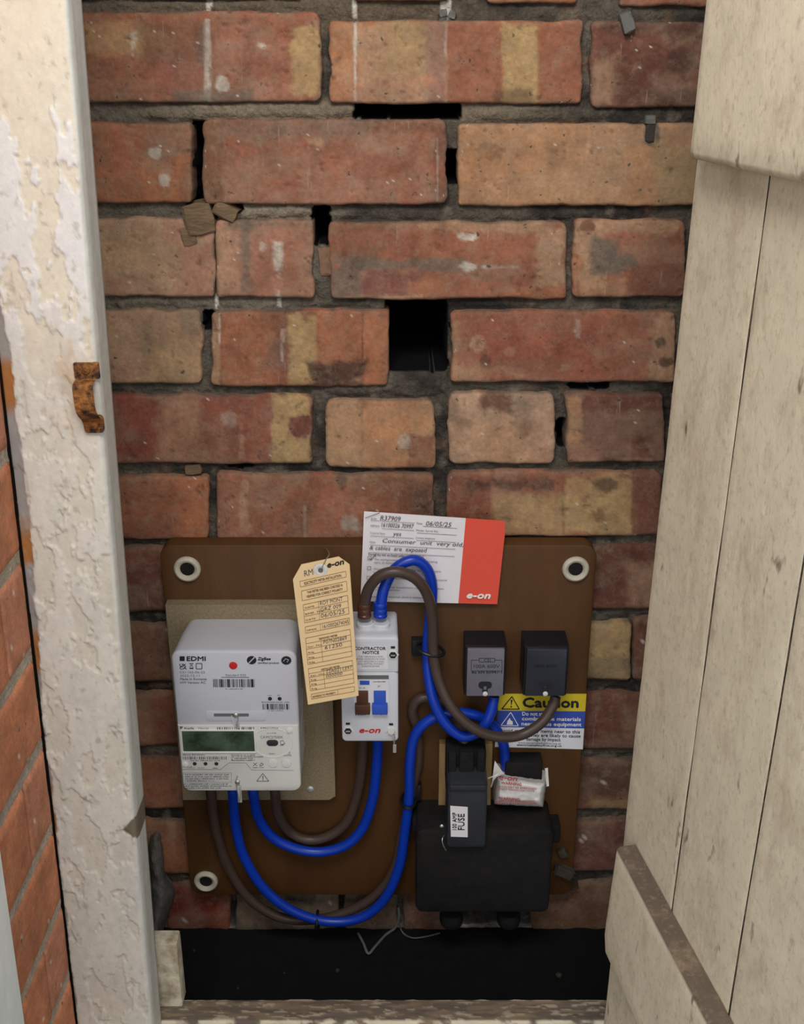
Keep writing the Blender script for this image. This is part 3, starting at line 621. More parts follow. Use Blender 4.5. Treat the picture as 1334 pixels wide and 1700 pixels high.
endlow = lambda S_, Z_: np.where(S_ < 60, (Z_ - 385) * 0.09 * (60 - S_) / 36 + np.where(Z_ < 285, (285 - Z_) * 0.5, 0) * (S_ < 40), 0)
l1 = door_grid('ledge', 24, 408, 941, 1062, 0.4, 18, M['ledge'], door, seed=5, bev=5)
l2 = door_grid('ledge', 26, 408, 268, 385, 0.4, 18, M['ledge'], door, seed=6, bev=4, shift=endlow)

# ---- sill and stop block
def weathered(name, x0, x1, z0, z1, d0, d1, ca, cb, cc, label, cat, kind='structure'):
    xs = np.arange(x0, x1, 2.0); sec = [(d0, z0), (d0, z1 - 1.5), (d0 + 1.2, z1)] + [(d, z1) for d in np.arange(d0 + 3, d1 - 2, 1.5)] + [(d1 - 1.0, z1 - .4), (d1, z1 - 2), (d1, z1 - 8), (d1, z0)]
    Xg, I = np.meshgrid(xs, np.arange(len(sec))); D = np.array([q[0] for q in sec])[I]; Z = np.array([q[1] for q in sec])[I]
    n = fbm(Xg / 30, D / 5, 1); n2 = fbm(Xg / 12, D / 3, 4)
    Z = Z + 0.9 * (n2 - .5); t = sstep(.45, .55, n)[..., None]; C = ca * (1 - t) + cb * t
    t = sstep(.60, .66, n2)[..., None]; C = C * (1 - t) + cc * t; Z = Z + 0.5 * t[..., 0]
    t = (np.abs(D - d1) < 2.2)[..., None] * (sstep(.3, .5, n2))[..., None]; C = C * (1 - t) + S(206, 196, 174) * t
    t = (np.abs(D - d0) < 2.0)[..., None] * (sstep(.35, .5, n2))[..., None]; C = C * (1 - t) + S(190, 176, 150) * t
    if kind: return tag(grid_mesh(name, np.stack([Xg, -D, Z], -1), C, m=M['wood'], flip=False), label, cat, kind=kind)
weathered('trim_2', -268, 232, 20, 113, 221, 250, S(102, 91, 80), S(126, 109, 90), S(160, 146, 126), 'weathered timber sill with worn paint along the bottom of the opening', 'sill')
weathered('trim_3', -300, 280, -40, 107, 250.5, 318, S(196, 184, 162), S(210, 200, 180), S(226, 220, 208), 'pale painted outer sill in front of the weathered strip', 'sill')
bx0, _ = XZ(249, 1610, 232); bx1, _ = XZ(297, 1610, 232); bz1 = XZ(270, 1567, 232)[1]
blk = MB().rprism(bx0 - 3, bx1, 113.5, bz1, 214, 232, 2.0, 1.5).build('trim_4', mat('block_paint', S(140, 126, 102), color2=S(208, 199, 178), rough=0.8, scale=38, bump=0.6, bscale=150), smooth=True)
tag(blk, 'small cream painted wooden stop block at the foot of the jamb', 'stop block', kind='structure')
M['pale_post'] = mat('pale_blue_paint', S(222, 232, 234), color2=S(240, 243, 242), rough=0.6, scale=40, bump=0.3, bscale=120, stretch=(1, 1, 0.3))
zl = 150
pb = MB()
for (xa, xb, da, db) in ((-318, -281, 470, 560),):
    pb.rings([[(xa + (z - zl) * .0245, -da, z), (xb + (z - zl) * .0245, -da, z), (xb + (z - zl) * .0245, -db, z), (xa + (z - zl) * .0245, -db, z)] for z in (-40, 600)])
tag(pb.build('trim_5', M['pale_post']), 'pale painted post edge at the bottom left corner', 'post', kind='structure')

# ================================================================== rusty latch keeper on the jamb
def build_latch():
    t = empty('latch_keeper', P(146, 715, 281)); tag(t, 'rusty iron latch keeper screwed to the white painted jamb', 'latch')
    x0, z1 = XZ(121, 602, 282); x1, z0 = XZ(166, 629, 282)
    MB().rprism(x0, x1, z0, z1, 280.2, 283, 1.2, 0.8).build('top_plate', M['rust'], t, True)
    b0, zb1 = XZ(137, 690, 283); b1, zb0 = XZ(173, 719, 283)
    MB().rprism(b0, b1, zb0, zb1, 280.2, 284, 3.0, 1.2).build('foot_plate', M['rust'], t, True)
    # strap bridging out between the two plates
    xa, xb = XZ(121, 660, 293)[0], XZ(155, 660, 293)[0]
    prof = [(P(140, y, d)[2], d) for y, d in ((627, 282.5), (631, 284), (636, 291), (645, 296), (662, 297), (680, 297), (690, 294), (698, 287), (704, 285))]
    prof = spline([(q[0], q[1], 0) for q in prof], 4); b = MB()
    o = [[(xa + 3 * k / len(prof), -q[1], q[0]) for k, q in enumerate(prof)], [(xb + 3 * k / len(prof), -q[1], q[0]) for k, q in enumerate(prof)],
         [(xb - 1 + 3 * k / len(prof), -q[1] + 3, q[0]) for k, q in enumerate(prof)], [(xa + 1 + 3 * k / len(prof), -q[1] + 3, q[0]) for k, q in enumerate(prof)]]
    b.rings([[o[j][k] for j in range(4)] for k in range(len(prof))]).build('strap', M['rust'], t, True)
    for sx, sy, d in ((142, 614, 283), (156, 706, 284)):
        MB().lathe(P(sx, sy, d), [(3.4, 0), (3.4, 0.8), (2.2, 1.6)], 12).build('screw', M['rust'], t, True)
build_latch()

# ================================================================== mounting board
BD = 24.0
def build_board():
    xl = XZ(291, 1200, BD)[0]; xr = XZ(973, 1150, BD)[0]; zt = XZ(600, 905, BD)[1]; zb = XZ(330, 1486, BD)[1]
    t = empty('mounting_board', (xl + 200, -15, zb)); tag(t, 'large dark brown varnished board screwed to the brick wall', 'board')
    MB().rprism(xl, xr, zb, zt, 4, BD, 14, 1.5, 6).build('panel', M['board'], t, True)
    for px, py in ((311, 944), (955, 944), (342, 1462)):
        c = P(px, py, BD)
        w = MB(); n = 28
        prof = [(14.2, 0.1), (14.2, 2.0), (13.0, 4.2), (11.4, 5.0), (9.4, 4.4), (8.0, 2.6), (7.6, 1.0)]
        w.lathe(c, prof, n)
        wo = w.build('washer', M['washer'], t, True); wo['label'] = 'cream ring washer'
        MB().lathe(c, [(7.6, 1.1), (6.6, 1.5), (4.6, 2.0), (2.2, 1.2)], 14).build('screw', M['bakelite'], wo, True)
build_board()

# timber fixings and bits in the masonry
def chunk(name, px, py, w, h, d0, d1, rot, m, label, cat, group=None):
    c = P(px, py, (d0 + d1) / 2); b = MB(); r = random.Random(int(px * 7 + py))
    rs = []
    for k, d in enumerate((d0, (d0 + d1) / 2, d1 - 1.5, d1)):
        ring = []
        for i, (ax, az) in enumerate(((-1, -1), (-.1, -1.05), (1, -1), (1.06, 0), (1, 1), (.2, 1.08), (-1, 1), (-1.05, .1))):
            kx = w / 2 * ax * (0.9 if k == 3 else 1) + r.uniform(-.06, .06) * w; kz = h / 2 * az * (0.9 if k == 3 else 1) + r.uniform(-.06, .06) * h
            ring.append((c[0] + kx * math.cos(rot) - kz * math.sin(rot), -d - r.uniform(0, 1.2), c[2] + kx * math.sin(rot) + kz * math.cos(rot)))
        rs.append(ring)
    return tag(b.rings(rs).build(name, m), label, cat, group)
chunk('wooden_plug', 333, 361, 25, 27, -20, 6, 0.15, M['old_wood'], 'square wooden plug end wedged in the mortar joint', 'wooden plug')
chunk('wooden_wedge', 377, 349, 22, 13, -18, 4, -0.5, M['old_wood'], 'tilted grey wooden wedge right of the square plug', 'wooden wedge')
chunk('wood_splinter', 316, 390, 13, 16, -16, 4, 0.2, M['old_wood'], 'small broken wood piece below the square plug', 'wood piece')
chunk('rubble_piece', 541, 430, 13, 26, -20, 1, 0.1, mat('rubble', S(126, 96, 76), rough=0.95, amt=0.4, scale=90, bump=0.6), 'broken brown brick piece jammed in a vertical joint', 'rubble')
chunk('plug_stub', 322, 777, 16, 9, -12, 3, 0.1, M['old_wood'], 'splintered brown plug in the joint below the pale-banded brick', 'wooden plug')
chunk('metal_fixing', 1040, 38, 10, 16, -4, 7, 0.3, M['wire'], 'dark bent metal fixing in the joint near the door top', 'fixing')
chunk('metal_clip', 1078, 198, 9, 7, -4, 6, 0.0, M['wire'], 'bright metal clip above the orange brick by the door', 'clip')
chunk('clip_plate', 1078, 219, 8, 18, 0, 5, 0.0, M['crumb'], 'dark narrow plate hanging below the bright clip', 'fixing')
chunk('lime_blob', 735, 22, 7, 6, -4, 0, 0.2, M['wire'], 'pale lime blob in the top joint, left one', 'mortar blob', 'lime blobs in the top joint')
chunk('lime_blob', 750, 25, 6, 6, -4, 0, -0.3, M['wire'], 'pale lime blob in the top joint, right one', 'mortar blob', 'lime blobs in the top joint')
chunk('wall_nail', 535, 908, 6, 6, 0, 10, 0.2, M['zinc'], 'small nail in the board edge above the manila tag', 'nail')
# grey mortar heap in the bottom left corner
def heap():
    U, V = np.meshgrid(np.linspace(0, 1, 26), np.linspace(0, 1, 60)); py = 1392 + V * 172
    mid = np.interp(V, [0, .2, .4, .55, 1], [258, 257, 262, 266, 252]); hw = np.interp(V, [0, .15, .38, .5, .7, 1], [9, 14, 12, 25, 21, 14]) + 6 * (fbm(V * 9, V * 0, 2) - .5)
    px = mid + (U - .5) * 2 * hw + 2 * (fbm(U * 5, V * 20, 3) - .5); bulge = np.sin(np.pi * np.clip(U, 0, 1)) ** .6
    d = 4 + (10 + 34 * V) * bulge + 7 * (fbm(U * 5, V * 14, 4) - .5) + 3 * (fbm(U * 14, V * 40, 5) - .5)
    Q = P(px, py, d); B = np.empty((62, 28, 3)); B[1:-1, 1:-1] = Q; B[0, 1:-1] = Q[0]; B[-1, 1:-1] = Q[-1]; B[:, 0] = B[:, 1]; B[:, -1] = B[:, -2]
    for sl in ((0, slice(None)), (-1, slice(None)), (slice(None), 0), (slice(None), -1)): B[sl][..., 1] = 2.0
    tag(grid_mesh('mortar_lump', B, m=mat('grey_mortar_lump', S(104, 100, 95), rough=0.95, amt=0.35, scale=70, bump=0.8, bscale=160)), 'grey dusty mortar lump in the bottom left corner behind the jamb', 'mortar lump')
heap()

# ================================================================== chipboard panel
CHD = 36.0
def build_chip():
    x0 = XZ(289, 1165, CHD)[0]; x1 = XZ(552, 1165, CHD)[0]; z1 = XZ(400, 1004, CHD)[1]; z0 = XZ(500, 1328, CHD)[1]
    t = empty('chipboard_panel', ((x0 + x1) / 2, -30, z0)); tag(t, 'square of bare chipboard behind the electricity meter', 'panel')
    pts = [(x0, z0), (x1 - 7, z0), (x1, z0 + 5), (x1, z1), (x0, z1)]
    MB().rings([[(x, -d, z) for x, z in pts] for d in (BD, CHD)]).build('panel', M['chip'], t)
    MB().lathe(P(515, 1310, CHD), [(4.2, 0), (4.2, 0.8), (2.6, 1.8), (1, 1.9)], 14).build('screw', M['zinc'], t, True)
build_chip()

# ================================================================== smart meter
MF = 106.0
def build_meter():
    x0, x1 = XZ(293, 1195, MF)[0], XZ(496, 1195, MF)[0]; zt = XZ(400, 1081, MF)[1]; zb = XZ(400, 1313, MF)[1]; zm = XZ(400, 1203, MF)[1]
    t = empty('electricity_meter', ((x0 + x1) / 2, -70, zb)); tag(t, 'white and grey electricity smart meter with a green display', 'meter')
    # grey upper body: runs the full height; top slopes back a little
    b = MB(); rs = []
    for ins, up, d, r in ((3.0, -1.5, CHD, 12), (1.2, 0, CHD + 30, 11), (0.3, 0, MF - 5, 10), (0, -0.4, MF - 2.2, 9.5), (0.8, -1.4, MF - 0.7, 8.5), (2.2, -2.8, MF, 7)):
        rs.append([(x, -d, z) for x, z in rrect(x0 + ins, x1 - ins, zm - 20, zt + up, r, 6)])
    b.rings(rs).build('body', M['grey_plastic'], t, True)
    c = MB(); rs = []
    for ins, d, r in ((2.0, CHD, 10), (0.8, MF - 6, 10), (0.4, MF - 0.8, 9.5), (1.0, MF + 0.6, 8.5), (2.0, MF + 1.4, 8)):
        pts = [(x0 + ins, zm - ins * .4), (x0 + ins, zb + ins)] ; ring = rrect(x0 + ins, x1 - ins, zb + ins, zm + 20, r, 6)
        rs.append([(x, -d, min(z, zm - 0.15 * ins)) for x, z in ring])
    c.rings(rs).build('terminal_cover', M['white_plastic'], t, True)
    cf = MF + 1.4
    up_ = lambda px, py: P(px, py, MF + 0.25); lo_ = lambda px, py: P(px, py, cf + 0.25)
    # display: bezel frame with recessed glass
    def quad(px0, py0, px1, py1, d): return XZ(px0, py0, d)[0], XZ(px1, py1, d)[0], XZ(px0, py1, d)[1], XZ(px0, py0, d)[1]
    dx0, dx1, dz0, dz1 = XZ(303, 1230, cf)[0], XZ(422, 1230, cf)[0], XZ(360, 1247, cf)[1], XZ(360, 1213, cf)[1]
    disp = MB().rprism(dx0, dx1, dz0, dz1, cf - 1, cf + 0.7, 1.2, 0.5).build('display', M['lcd'], t, True); disp['label'] = 'dark green display window'
    fr = MB()
    for a in ((dx0 - 1.6, dx1 + 1.6, dz1, dz1 + 1.4), (dx0 - 1.6, dx1 + 1.6, dz0 - 1.8, dz0), (dx0 - 1.6, dx0, dz0, dz1), (dx1, dx1 + 1.6, dz0, dz1)): fr.rprism(*a, cf - 1, cf + 1.5, 0.5, 0.5, 2)
    fr.build('bezel', M['white_plastic'], t, True)
    bx, bz = XZ(452, 1233, cf)
    MB().rprism(bx - 6.0, bx + 6.0, bz - 3.6, bz + 3.6, cf - 1, cf + 1.3, 3.5, 0.9).build('port', M['dark_rubber'], t, True)
    rg = MB(); n = 40
    for rr in ((21.5, 20.6),):
        rg.rings([[(bx + q * math.cos(2 * math.pi * k / n), -(cf + e), bz + q * .84 * math.sin(2 * math.pi * k / n)) for k in range(n)] for q, e in ((21.6, -0.3), (21.4, 0.5), (20.8, 0.5), (20.6, -0.3))], False, False)
    rg.build('port_ring', M['white_plastic'], t, True)
    for px, py in ((453, 1267), (475, 1267)):
        c0 = P(px, py, cf); MB().lathe(c0, [(5.6, -0.5), (5.6, 0.3), (5.2, 0.3), (4.9, -0.1), (4.6, 1.0), (2.5, 1.3)], 22).build('button', M['white_plastic'], t, True)
    for px, py in ((307, 1269), (480, 1213)):
        MB().lathe(P(px, py, cf), [(3.7, -0.5), (3.5, 0.7), (2.2, 1.3)], 18).build('screw_cap', M['white_plastic'], t, True)
    for px, py, fn in ((323, 1268, lo_), (341, 1268, lo_), (359, 1268, lo_), (448, 1160, up_), (464, 1160, up_)):
        MB().lathe(fn(px, py), [(2.1, -0.4), (2.0, 0.3), (1.2, 0.5)], 12).build('indicator', M['ink'], t, True)
    rd = MB().lathe(up_(387, 1105), [(4.2, -0.2), (4.1, 0.3), (3.4, 0.5)], 22).build('red_dot_sticker', M['red_ink'], t, True)
    # slot with seal
    sl = MB(); sx0, sz0 = XZ(342, 1197, MF); sx1, sz1 = XZ(441, 1180, MF)
    sl.rprism(sx0, sx1, sz0, sz1, MF - 1, MF + 0.45, 2.5, 0.4); slo = sl.build('slot_plate', M['grey_plastic'], t, True)
    MB().rprism(XZ(355, 1187, MF)[0], XZ(413, 1187, MF)[0], XZ(380, 1189, MF)[1], XZ(380, 1184, MF)[1], MF, MF + 0.7, 0.8, 0.2).build('slot', M['grey_ink'], slo)
    def seal(pts, blob, name):
        s_ = MB().tube(spline(pp(pts), 6), 0.45, 6).build('seal_wire', M['steel'], t, True)
        MB().lathe(P(*blob[:2], blob[2]), [(2.6, -1.0), (2.6, 0.8), (1.6, 1.6)], 14).build('bead', M['steel'], s_, True)
        MB().rprism(XZ(blob[0] - 1, blob[3], blob[2])[0], XZ(blob[0] + 6, blob[3], blob[2])[0], XZ(blob[0], blob[4], blob[2])[1], XZ(blob[0], blob[3], blob[2])[1], blob[2] - 1, blob[2] + 0.6, 0.6, 0.3).build('crimp', M['zinc'], s_, True)
    seal([(384, 1188, MF + 1), (388, 1200, MF + 3), (392, 1207, MF + 4), (394, 1198, MF + 3), (396, 1188, MF + 1)], (391, 1187, MF + 1.4, 1200, 1209), 's')
    seal([(394, 1288, cf + 1), (392, 1300, cf + 2), (395, 1320, cf + 3), (397, 1331, cf + 2), (399, 1318, cf + 2), (396, 1300, cf + 1)], (394, 1298, cf + 1.2, 1304, 1332), 's2')
    k = Print(up_)
    k.part('maker_logo').text('EDMI', 310, 1097, 341, h=7.5, bold=0.012); k.rect(298, 1089.5, 306.5, 1097.5)
    k.part('certified_mark').disc(417.5, 1096, 8, 7); k.text('ZigBee', 427.5, 1096, 449, h=5, bold=0.012, shear=0.2); k.text('certified product', 427.5, 1102, 463, h=3.2, bold=0.004); k.part('round_mark').disc(475, 1096.5, 8.5, 7.2)
    k.part('conformity_mark').text('UK', 298, 1106.5, 309, h=4.8, bold=0.01); k.text('CA', 298, 1111, 309.5, h=4.4, bold=0.01)
    k.part('bin_symbol').path([(314.5, 1101), (320.5, 1107.5)], .8); k.path([(320.5, 1101), (314.5, 1107.5)], .8); k.line(314, 1101.5, 321, 1101.5, .8); k.rect(314.5, 1108.5, 321, 1110.5)
    k.part('barcode').bars(353.5, 424, 1127.5, 1141, 5, 1.9, 0.6)
    k.part('barcode').bars(435.5, 481.5, 1168.5, 1178, 9, 1.9, 0.5)
    k.part('rule').line(367, 1124.5, 413, 1124.5, .8)
    k.build(M['ink'], t)
    g = Print(up_); g.part('square_symbol').path([(325.5, 1101.5), (335, 1101.5), (335, 1110.5), (325.5, 1110.5)], 1.6, True)
    g.part('lettering').text('CS1103-06-S2', 298, 1118, 340, h=4); g.text('2022-12-11', 299, 1123.5, 331, h=3.8); g.text('Made in Romania', 299, 1129, 343, h=3.8, bold=.004); g.text('HW Version: AC', 299, 1134.8, 341, h=3.8, bold=.004)
    g.part('lettering').text('Standard E20', 374, 1122.5, 408, h=3.6); g.part('small_print', 'stuff').words(374, 1144.5, 404, h=1.5, seed=3)
    g.words(444, 1155, 452, h=1.4, seed=4); g.words(460, 1155, 468, h=1.4, seed=5); g.words(434, 1166.5, 483, h=1.6, seed=6); g.words(446, 1180.5, 472, h=1.4, seed=8)
    g.build(M['grey_ink'], t)
    wv = Print(lambda a, b: P(a, b, MF + 0.45)); wv.part('mark_stroke').line(412.5, 1101, 422.5, 1091, 1.8); wv.part('mark_stroke').path([(470, 1098), (474, 1093.5), (479, 1095.5), (476, 1099.5)], .9); wv.build(M['grey_plastic'], t)
    q = Print(lo_)
    q.part('maker_logo').poly([(298, 1206), (304, 1206), (302, 1209), (299, 1211.5)]); q.text('Kaifa', 306, 1210.5, 322, h=3.2, bold=.006); q.part('lettering').text('MA120', 329, 1210.5, 346, h=3.0)
    q.part('barcode').bars(360, 423, 1207, 1211, 12, 2.6); 
    q.part('lettering').text('CA', 432, 1226, 440, h=4.6); q.text('MC27500K', 441, 1226, 470, h=4.4); 
    q.part('barcode').bars(303.5, 377, 1256, 1261, 13, 2.4); 
    q.part('small_print', 'stuff').words(316, 1263.5, 366, h=1.6, seed=11); q.words(432.5, 1209.5, 464, h=2.0, seed=2); q.words(443, 1218, 460, h=1.6, seed=7); q.words(303.5, 1254, 341, h=2.2, seed=10); q.words(430, 1275, 440, h=1.2, seed=60); q.words(470, 1255, 486, h=1.4, seed=61); q.words(465, 1238, 472, h=2, seed=62)
    for i in range(4): q.words(384, 1254.5 + 2.9 * i, 438 if i == 1 else 424, h=1.9, seed=20 + i)
    q.words(311, 1273.5, 319, h=1.5, seed=30); q.words(311, 1275.5, 324, h=1.5, seed=31); q.words(328, 1275.5, 341, h=1.5, seed=32); q.words(353, 1276, 363, h=1.6, seed=33)
    for i in range(4): q.words(307, 1287 + 3.4 * i, (382, 381, 380, 356)[i], h=2.0, seed=40 + i)
    for i in range(3): q.words(304.5, 1302.5 + 3.3 * i, (380, 385, 368)[i], h=1.9, seed=50 + i)
    q.part('warning_triangle').path([(436, 1284), (446, 1297), (426, 1297)], 1.1, True); q.rect(435.4, 1288, 437, 1293); q.rect(435.4, 1294, 437, 1295.6)
    q.part('bin_symbol').path([(420, 1266), (426.5, 1272)], .8); q.path([(426.5, 1266), (420, 1272)], .8); q.line(419.5, 1274.5, 427.5, 1274.5, .9); q.part('recycling_symbol').path([(431, 1271), (434, 1266.5), (437, 1269), (433, 1272)], 1.0, True)
    q.part('lettering').text('230V', 446, 1252.8, 456, h=2.6); q.part('square_symbol').path([(477.5, 1249), (481, 1249), (481, 1252.5), (477.5, 1252.5)], .6); q.part('arrow_symbol').path([(465, 1231), (469, 1229), (473, 1235), (466, 1236)], .9, True)
    q.part('cover_seam').path([(302, 1277.5), (366, 1277.5), (380, 1266.5), (408, 1266.5), (418, 1278.5), (487, 1279)], 0.5)
    q.part('notice_outline').path([(304, 1283.5), (384, 1283.5), (384, 1299), (304, 1299)], 0.4, True)
    q.build(M['grey_ink'], t)
build_meter()

# ================================================================== isolator switch
IF = 82.0
def build_isolator():
    x0, x1 = XZ(567, 1200, IF)[0], XZ(661, 1200, IF)[0]; zt = XZ(620, 1058, IF)[1]; zb = XZ(620, 1231, IF)[1]; zs = XZ(620, 1115, IF)[1]
    t = empty('isolator_switch', ((x0 + x1) / 2, -50, zb)); tag(t, 'pale grey isolator switch box with brown and blue levers', 'isolator switch')
    MB().rprism(x0, x1, zb, zs - 0.4, BD, IF, 5, 1.8, 5, taper=-1.5).build('lower_cover', M['iso_plastic'], t, True)
    b = MB(); rs = []
    for ins, up, d in ((1.5, -1.0, BD), (0.2, 0, IF - 8), (0, -0.5, IF - 1.6), (0.5, -1.4, IF - .5), (1.6, -2.6, IF)):
        rs.append([(x, -d, max(z, zs)) for x, z in rrect(x0 + ins, x1 - ins, zs - 8, zt + up, 4, 4)])
    b.rings(rs).build('upper_cover', M['iso_plastic'], t, True)
    for px in (606, 632):     # cable entry collars moulded into the top
        c = P(px, 1026, 58); MB().lathe((c[0], -58, zt - 6), [(9.5, 0), (9.5, 10), (8.5, 11), (7.5, 11)], 20, 'z').build('entry_collar', M['iso_plastic'], t, True)
    up_ = lambda px, py: P(px, py, IF + 0.3)
    lb = MB(); a = [up_(586, 1073), up_(641, 1072), up_(644, 1111), (up_(589, 1112))]
    lb.add(a, [(0, 1, 2, 3)]); lb.build('notice_label', M['white_vinyl'], t)
    k = Print(lambda px, py: P(px, py, IF + 0.5))
    k.text('CONTRACTOR', 588, 1079, 640, h=5.2, bold=.01); k.text('NOTICE', 602, 1085.6, 629, h=5.0, bold=.01); k.build(M['ink'], t)
    k = Print(lambda px, py: P(px, py, IF + 0.5)); k.part('small_print')
    for i, s_ in enumerate(('THE TERMINALS AND', 'FIXED SCREWS IN THIS', 'UNIT REQUIRE A 2.5Nm', 'SEQUENTIAL POCKET', 'SCREWDRIVER')):
        w = (41, 47, 44, 43, 30)[i]; k.text(s_, 615 - w / 2, 1091.5 + 4 * i, 615 + w / 2, h=2.8)
    k.build(M['grey_ink'], t)
    # window with the two levers
    wx0, wx1 = XZ(586, 1150, IF)[0], XZ(645, 1150, IF)[0]; wz0, wz1 = XZ(615, 1187, IF)[1], XZ(615, 1121, IF)[1]
    fr = MB().rprism(wx0, wx1, wz0, wz1, IF - 2, IF + 0.4, 0.8, 0.3).build('switch_window', M['white_vinyl'], t)
    MB().rprism(wx0, wx1, wz1 - 4.5, wz1, IF, IF + 0.6, 0.5, 0.2).build('window_shadow_strip', M['grey_ink'], fr)
    xm = XZ(615.5, 1150, IF)[0]
    for nm, pa, pb, m in (('brown_lever', 589, 614, 'brown_collar'), ('blue_lever', 617.5, 643, 'blue_ink')):
        a0, a1 = XZ(pa, 1165, IF)[0], XZ(pb, 1165, IF)[0]; z0 = XZ(620, 1182, IF)[1]; z1 = XZ(620, 1146, IF)[1]; zm_ = XZ(620, 1166, IF)[1]
        lv = MB(); lv.rprism(a0 + 1.8, a1 - 1.8, zm_ - 1, z1, IF, IF + 2.5, 0.5, 0.6); lv.rprism(a0, a1, z0, zm_, IF, IF + 6, 0.6, 1.0)
        lv.build(nm, M[m], t, True)
    k = Print(lambda px, py: P(px, py, IF + 0.6)); k.text('100A', 590, 1188, 607, h=4.6, bold=.006); k.part('lettering').text('I  ON', 624, 1187, 640, h=4.4, bold=.006); k.part('blue_label').rect(597, 1130, 613, 1137); k.build(M['blue_ink'], t)
    k = Print(lambda px, py: P(px, py, IF + 0.8)); k.words(596, 1143, 607, h=1.8, seed=3); k.words(619, 1132.5, 640, h=1.8, seed=4); k.text('2P', 626, 1141, 631, h=3.2); k.parts[0][2] = 'stuff'; k.parts[0][0] = 'small_print'; k.build(M['grey_ink'], t)
    k = Print(lambda px, py: P(px, py, IF + 0.3)); k.part('supplier_logo').text('e-on', 596.5, 1216.5, 631, h=9.5, bold=.012, shear=.25); k.build(M['red_ink'], t)
    for px, py, kind in ((652, 1087, 0), (577.5, 1213, 0), (649, 1214, 1)):
        c = P(px, py, IF); n = 6
        so = MB().lathe(c, [(6.2, -0.5), (6.0, 0.8), (5.0, 1.1)], 6).build('screw_boss', M['white_plastic'], t)
        MB().lathe((c[0], c[1] - 1.1, c[2]), [(4.2, 0), (4.0, 0.15)], 6).build('recess', M['ink'], so)
        MB().rprism(c[0] - 2.4, c[0] + 2.4, c[2] - .9, c[2] + .5, -c[1] + 1.1, -c[1] + 1.6, .4, .2).build('screw_slot', M['zinc'], so)
        MB().rprism(c[0] - 2.2, c[0] + 2.2, c[2] + 7.4, c[2] + 10.0, -c[1] - .5, -c[1] + .5, .4, .2).build('slit', M['ink'], so)
    s_ = MB().tube(spline(pp([(649, 1216, IF + 2), (652, 1226, IF + 4), (654, 1236, IF + 4), (655, 1224, IF + 3), (651, 1216, IF + 2)]), 5), 0.4, 6).build('seal_wire', M['steel'], t, True)
    MB().lathe(P(649, 1214, IF + 1.5), [(3.8, 0), (3.6, 1.2), (1.4, 1.4)], 14).build('seal_bead', M['white_plastic'], s_, True)
    q = XZ(652, 1236, IF + 3); w = XZ(656, 1249, IF + 3); MB().rprism(q[0], w[0] + 1, w[1], q[1], IF + 2.5, IF + 4, .4, .3).build('crimp', M['zinc'], s_)
build_isolator()

